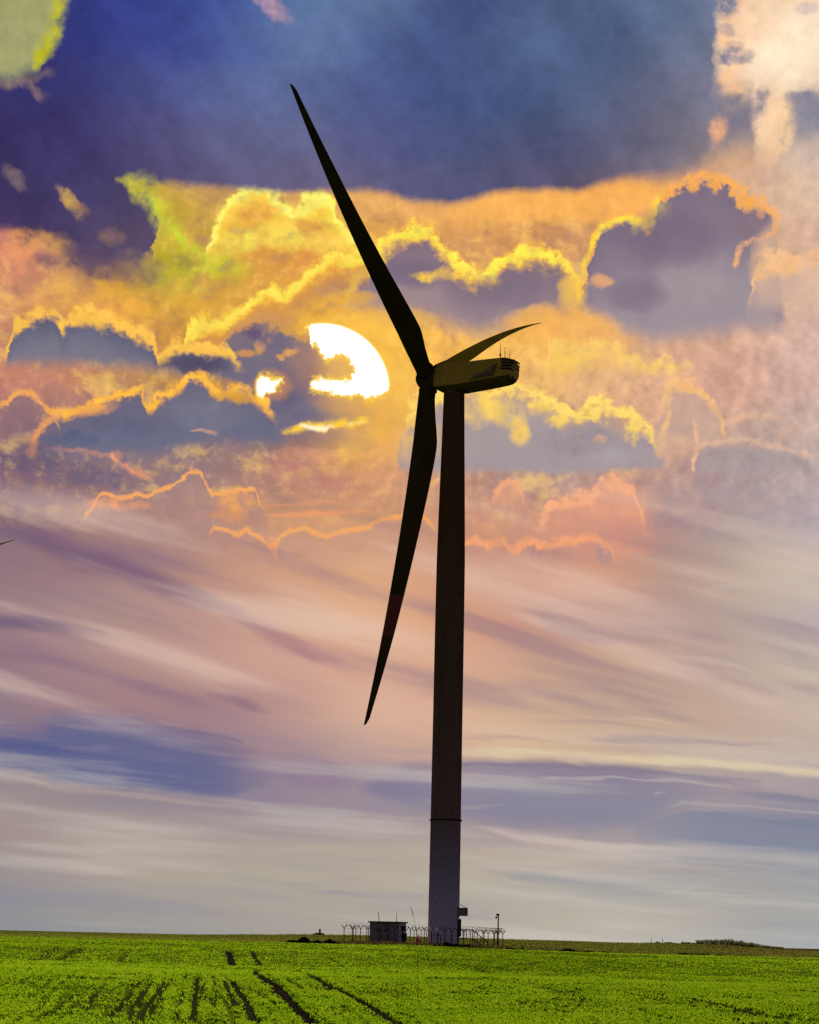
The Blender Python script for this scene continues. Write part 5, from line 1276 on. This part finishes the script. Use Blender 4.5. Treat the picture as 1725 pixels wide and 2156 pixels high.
# ------------------------------------------------------------------ red and white marker
mp = onground(880.5, 326)
MK = thing('warning_marker', mp, 'small red marker with a slanting white panel between hut and tower', 'marker')
bm = bmesh.new(); loft(bm, [ring(.5, 0, 14), ring(.42, .3, 14), ring(.26, .85, 14), ring(.12, 1.25, 14)]); obj('cone', bm, M_redp, MK, True)
bm = bmesh.new(); box(bm, (.12, -.42, 1.12), (.2, .05, .62), Matrix.Rotation(math.radians(-38), 3, 'Y')); obj('panel', bm, M_white, MK)
bm = bmesh.new(); tube(bm, [(.1, -.3, .0), (.1, -.3, 1.0)], .03, 5); obj('stake', bm, M_galv, MK)

# ------------------------------------------------------------------ stone marker and stakes on the skyline
sp_ = onground(672.5, 446)
SM = thing('stone_marker', sp_ + Vector((0, 0, -.05)), 'tiny dark stone pillar on a low heap on the skyline left of the hut', 'stone marker')
bm = bmesh.new(); box(bm, (0, 0, .65), (.36, .36, .95)); bevel(bm, .05, 1); obj('pillar', bm, M_stone, SM)
bm = bmesh.new()
for q in range(16):
    a = random.uniform(0, 6.28); r = random.uniform(.1, 1.0)
    vs = box(bm, (r * math.cos(a) * 1.2, r * math.sin(a), .12 + .2 * (1 - r)), (random.uniform(.3, .6), random.uniform(.3, .5), random.uniform(.2, .42)), Matrix.Rotation(random.uniform(0, 3), 3, 'Z'))
bevel(bm, .05, 1); obj('stone_heap', bm, M_stone, SM)
for i, (px, h, lab) in enumerate(((1371, .95, 'short weathered wooden stake on the right skyline, the taller and more leftward of two'), (1395, .8, 'short weathered wooden stake on the right skyline, nearest to the reeds'))):
    p = onground(px, 446)
    bm = bmesh.new(); tube(bm, [(0, 0, -.2), (.02, 0, h * .6), (.01 if i else -.03, 0, h + .1)], [.07, .06, .055], 6)
    for v in bm.verts: v.co += Vector((random.uniform(-.008, .008),) * 3)
    tag(obj('wooden_stake', bm, M_wood, loc=p), lab, 'stake', 'stakes on the skyline')

# ------------------------------------------------------------------ soil mounds
def mound(px0, px1, Y, h, lab, seed, thick=1.6):
    a, b = gx(px0, Y), gx(px1, Y); r = random.Random(seed)
    bm = bmesh.new(); NX, NY = 44, 12; vs = []
    z0 = float(terrain((a + b) / 2, Y))
    for i in range(NX + 1):
        row = []
        for j in range(NY + 1):
            u, v = i / NX, j / NY
            e = math.sin(math.pi * u) ** .6 * math.sin(math.pi * v) ** .8
            x = (u - .5) * (b - a); y = (v - .5) * 2 * thick
            k = .55 + .45 * math.sin(u * 9 + seed) * math.sin(u * 21 + v * 5 + seed) + r.uniform(-.18, .18)
            gz_ = float(terrain((a + b) / 2 + x, Y + y)) - z0
            row.append(bm.verts.new((x, y, gz_ - .06 + h * e * max(k, .15))))
        vs.append(row)
    for i in range(NX):
        for j in range(NY): bm.faces.new((vs[i][j], vs[i + 1][j], vs[i + 1][j + 1], vs[i][j + 1]))
    return tag(obj('soil_mound', bm, M_soil, loc=((a + b) / 2, Y, z0)), lab, 'soil mound', 'dark soil heaps by the compound')
mound(588, 725, 304.5, .9, 'long black soil heap in the crop left of the fence', 1)
mound(905, 1015, 304.5, .8, 'black soil heap directly in front of the tower foot', 2, 1.3)
mound(1048, 1125, 305, .5, 'low dark soil heap at the right end of the fence', 3)
mound(1135, 1330, 304.5, .62, 'long low dark soil bank along the verge right of the fence', 5, .9)
mound(1380, 1590, 304.5, .62, 'slight dark soil bank along the verge at far right', 9, .9)

# ------------------------------------------------------------------ weeds, reeds, stalks
def pts_px(n, px0, px1, y0, y1):
    px = RNG.uniform(px0, px1, n); y = RNG.uniform(y0, y1, n)
    a = gx(px0, 310) / 310; b = gx(px1, 310) / 310
    x = y * (a + (b - a) * (px - px0) / (px1 - px0))
    return np.stack([x, y, terrain(x, y) - .03], 1), px
P1, q1 = pts_px(9000, 690, 1078, 303, 347)
H1 = .22 + .5 * nz(P1[:, 0] * 1.3, P1[:, 1] * .6, 8) ** 1.5
o = blades('dry_weeds', P1, H1, np.full(len(P1), .05), 3, M_weed, .6, 7)
tag(o, 'brown dry weeds standing all through the fenced turbine compound', 'weeds', kind='stuff')
P2, q2 = pts_px(12000, 1062, 1760, 304, 316)
o = blades('verge_weeds', P2, .1 + .38 * nz(P2[:, 0] * .7, P2[:, 1] * .4, 12) ** 2, np.full(len(P2), .06), 3, M_weed, .7, 8)
tag(o, 'low straw and brown weeds along the verge right of the compound', 'weeds', kind='stuff')
P3, q3 = pts_px(750, 1466, 1650, 440, 450)
h3 = .5 + 1.0 * np.clip(1 - np.abs(q3 - 1530) / 95, 0, 1) * (0.55 + .6 * nz(q3 * .12, q3 * 0, 3))
o = blades('reed_bed', P3, h3, np.full(len(P3), .08), 3, M_reed, .55, 9)
tag(o, 'dark fringe of wind-bent reeds along the skyline at right', 'reeds', kind='stuff')
P4, q4 = pts_px(320, 1380, 1470, 443, 450)
o = blades('skyline_scrub', P4, .12 + .5 * nz(q4 * .16, q4 * 0, 6) ** 2, np.full(len(P4), .08), 3, M_reed, .7, 10)
tag(o, 'thin low scrub on the skyline between the stakes and the reeds', 'scrub', kind='stuff')

def stalk(pts, Y, lab, r0=.006):
    P = [EYE + ray(a, b) * (Y / ray(a, b).y) for a, b in pts]
    base = P[-1].copy(); base.z = float(terrain(base.x, base.y))
    bm = bmesh.new(); Q = [p - base for p in P[:-1]] + [Vector((0, 0, -.03))]
    R_ = [r0 * (.25 + .75 * i / (len(Q) - 1)) for i in range(len(Q))]
    tube(bm, Q, R_, 5)
    o = obj('tall_stalk', bm, M_straw, loc=base); tag(o, lab, 'stalk', 'tall stalks in the crop')
    bm = bmesh.new()
    for q in range(26):
        t = q / 26; p = Q[0].lerp(Q[1], t * 1.0); a = random.uniform(0, 6.28)
        d = Vector((math.cos(a) * .5, math.sin(a) * .5, .8)).normalized() * .045
        tube(bm, [p, p + d], [.004, .0015], 3)
    obj('seed_head', bm, M_straw, o)
stalk([(864, 1911), (870, 1929), (876, 1958), (879, 1995), (880, 2050), (880, 2118)], 66, 'tall thin dry stalk bending left, rising between hut and tower', .0075)
stalk([(823, 2003), (832, 2030), (836, 2060), (837, 2125)], 66, 'shorter thin dry stalk in the crop below the hut', .006)
for (px, py, Y, hh, lab) in ((1100, 1993, 312, .9, 'small dark dead shrub in the verge right of the fence'), (1304, 1990, 314, .8, 'small leafless shrub in the verge, farther right')):
    p = onground(px, Y); bm = bmesh.new()
    for q in range(18):
        a = random.uniform(0, 6.28); l = random.uniform(.4, 1) * hh
        m1 = Vector((math.cos(a) * .15 * l, math.sin(a) * .15 * l, l * .5)); m2 = Vector((math.cos(a) * random.uniform(.2, .5) * l, math.sin(a) * .3 * l, l))
        tube(bm, [(0, 0, -.05), m1, m2], [.02, .014, .006], 4)
    tag(obj('dead_shrub', bm, M_reed, loc=p), lab, 'shrub', 'dead shrubs on the verge')
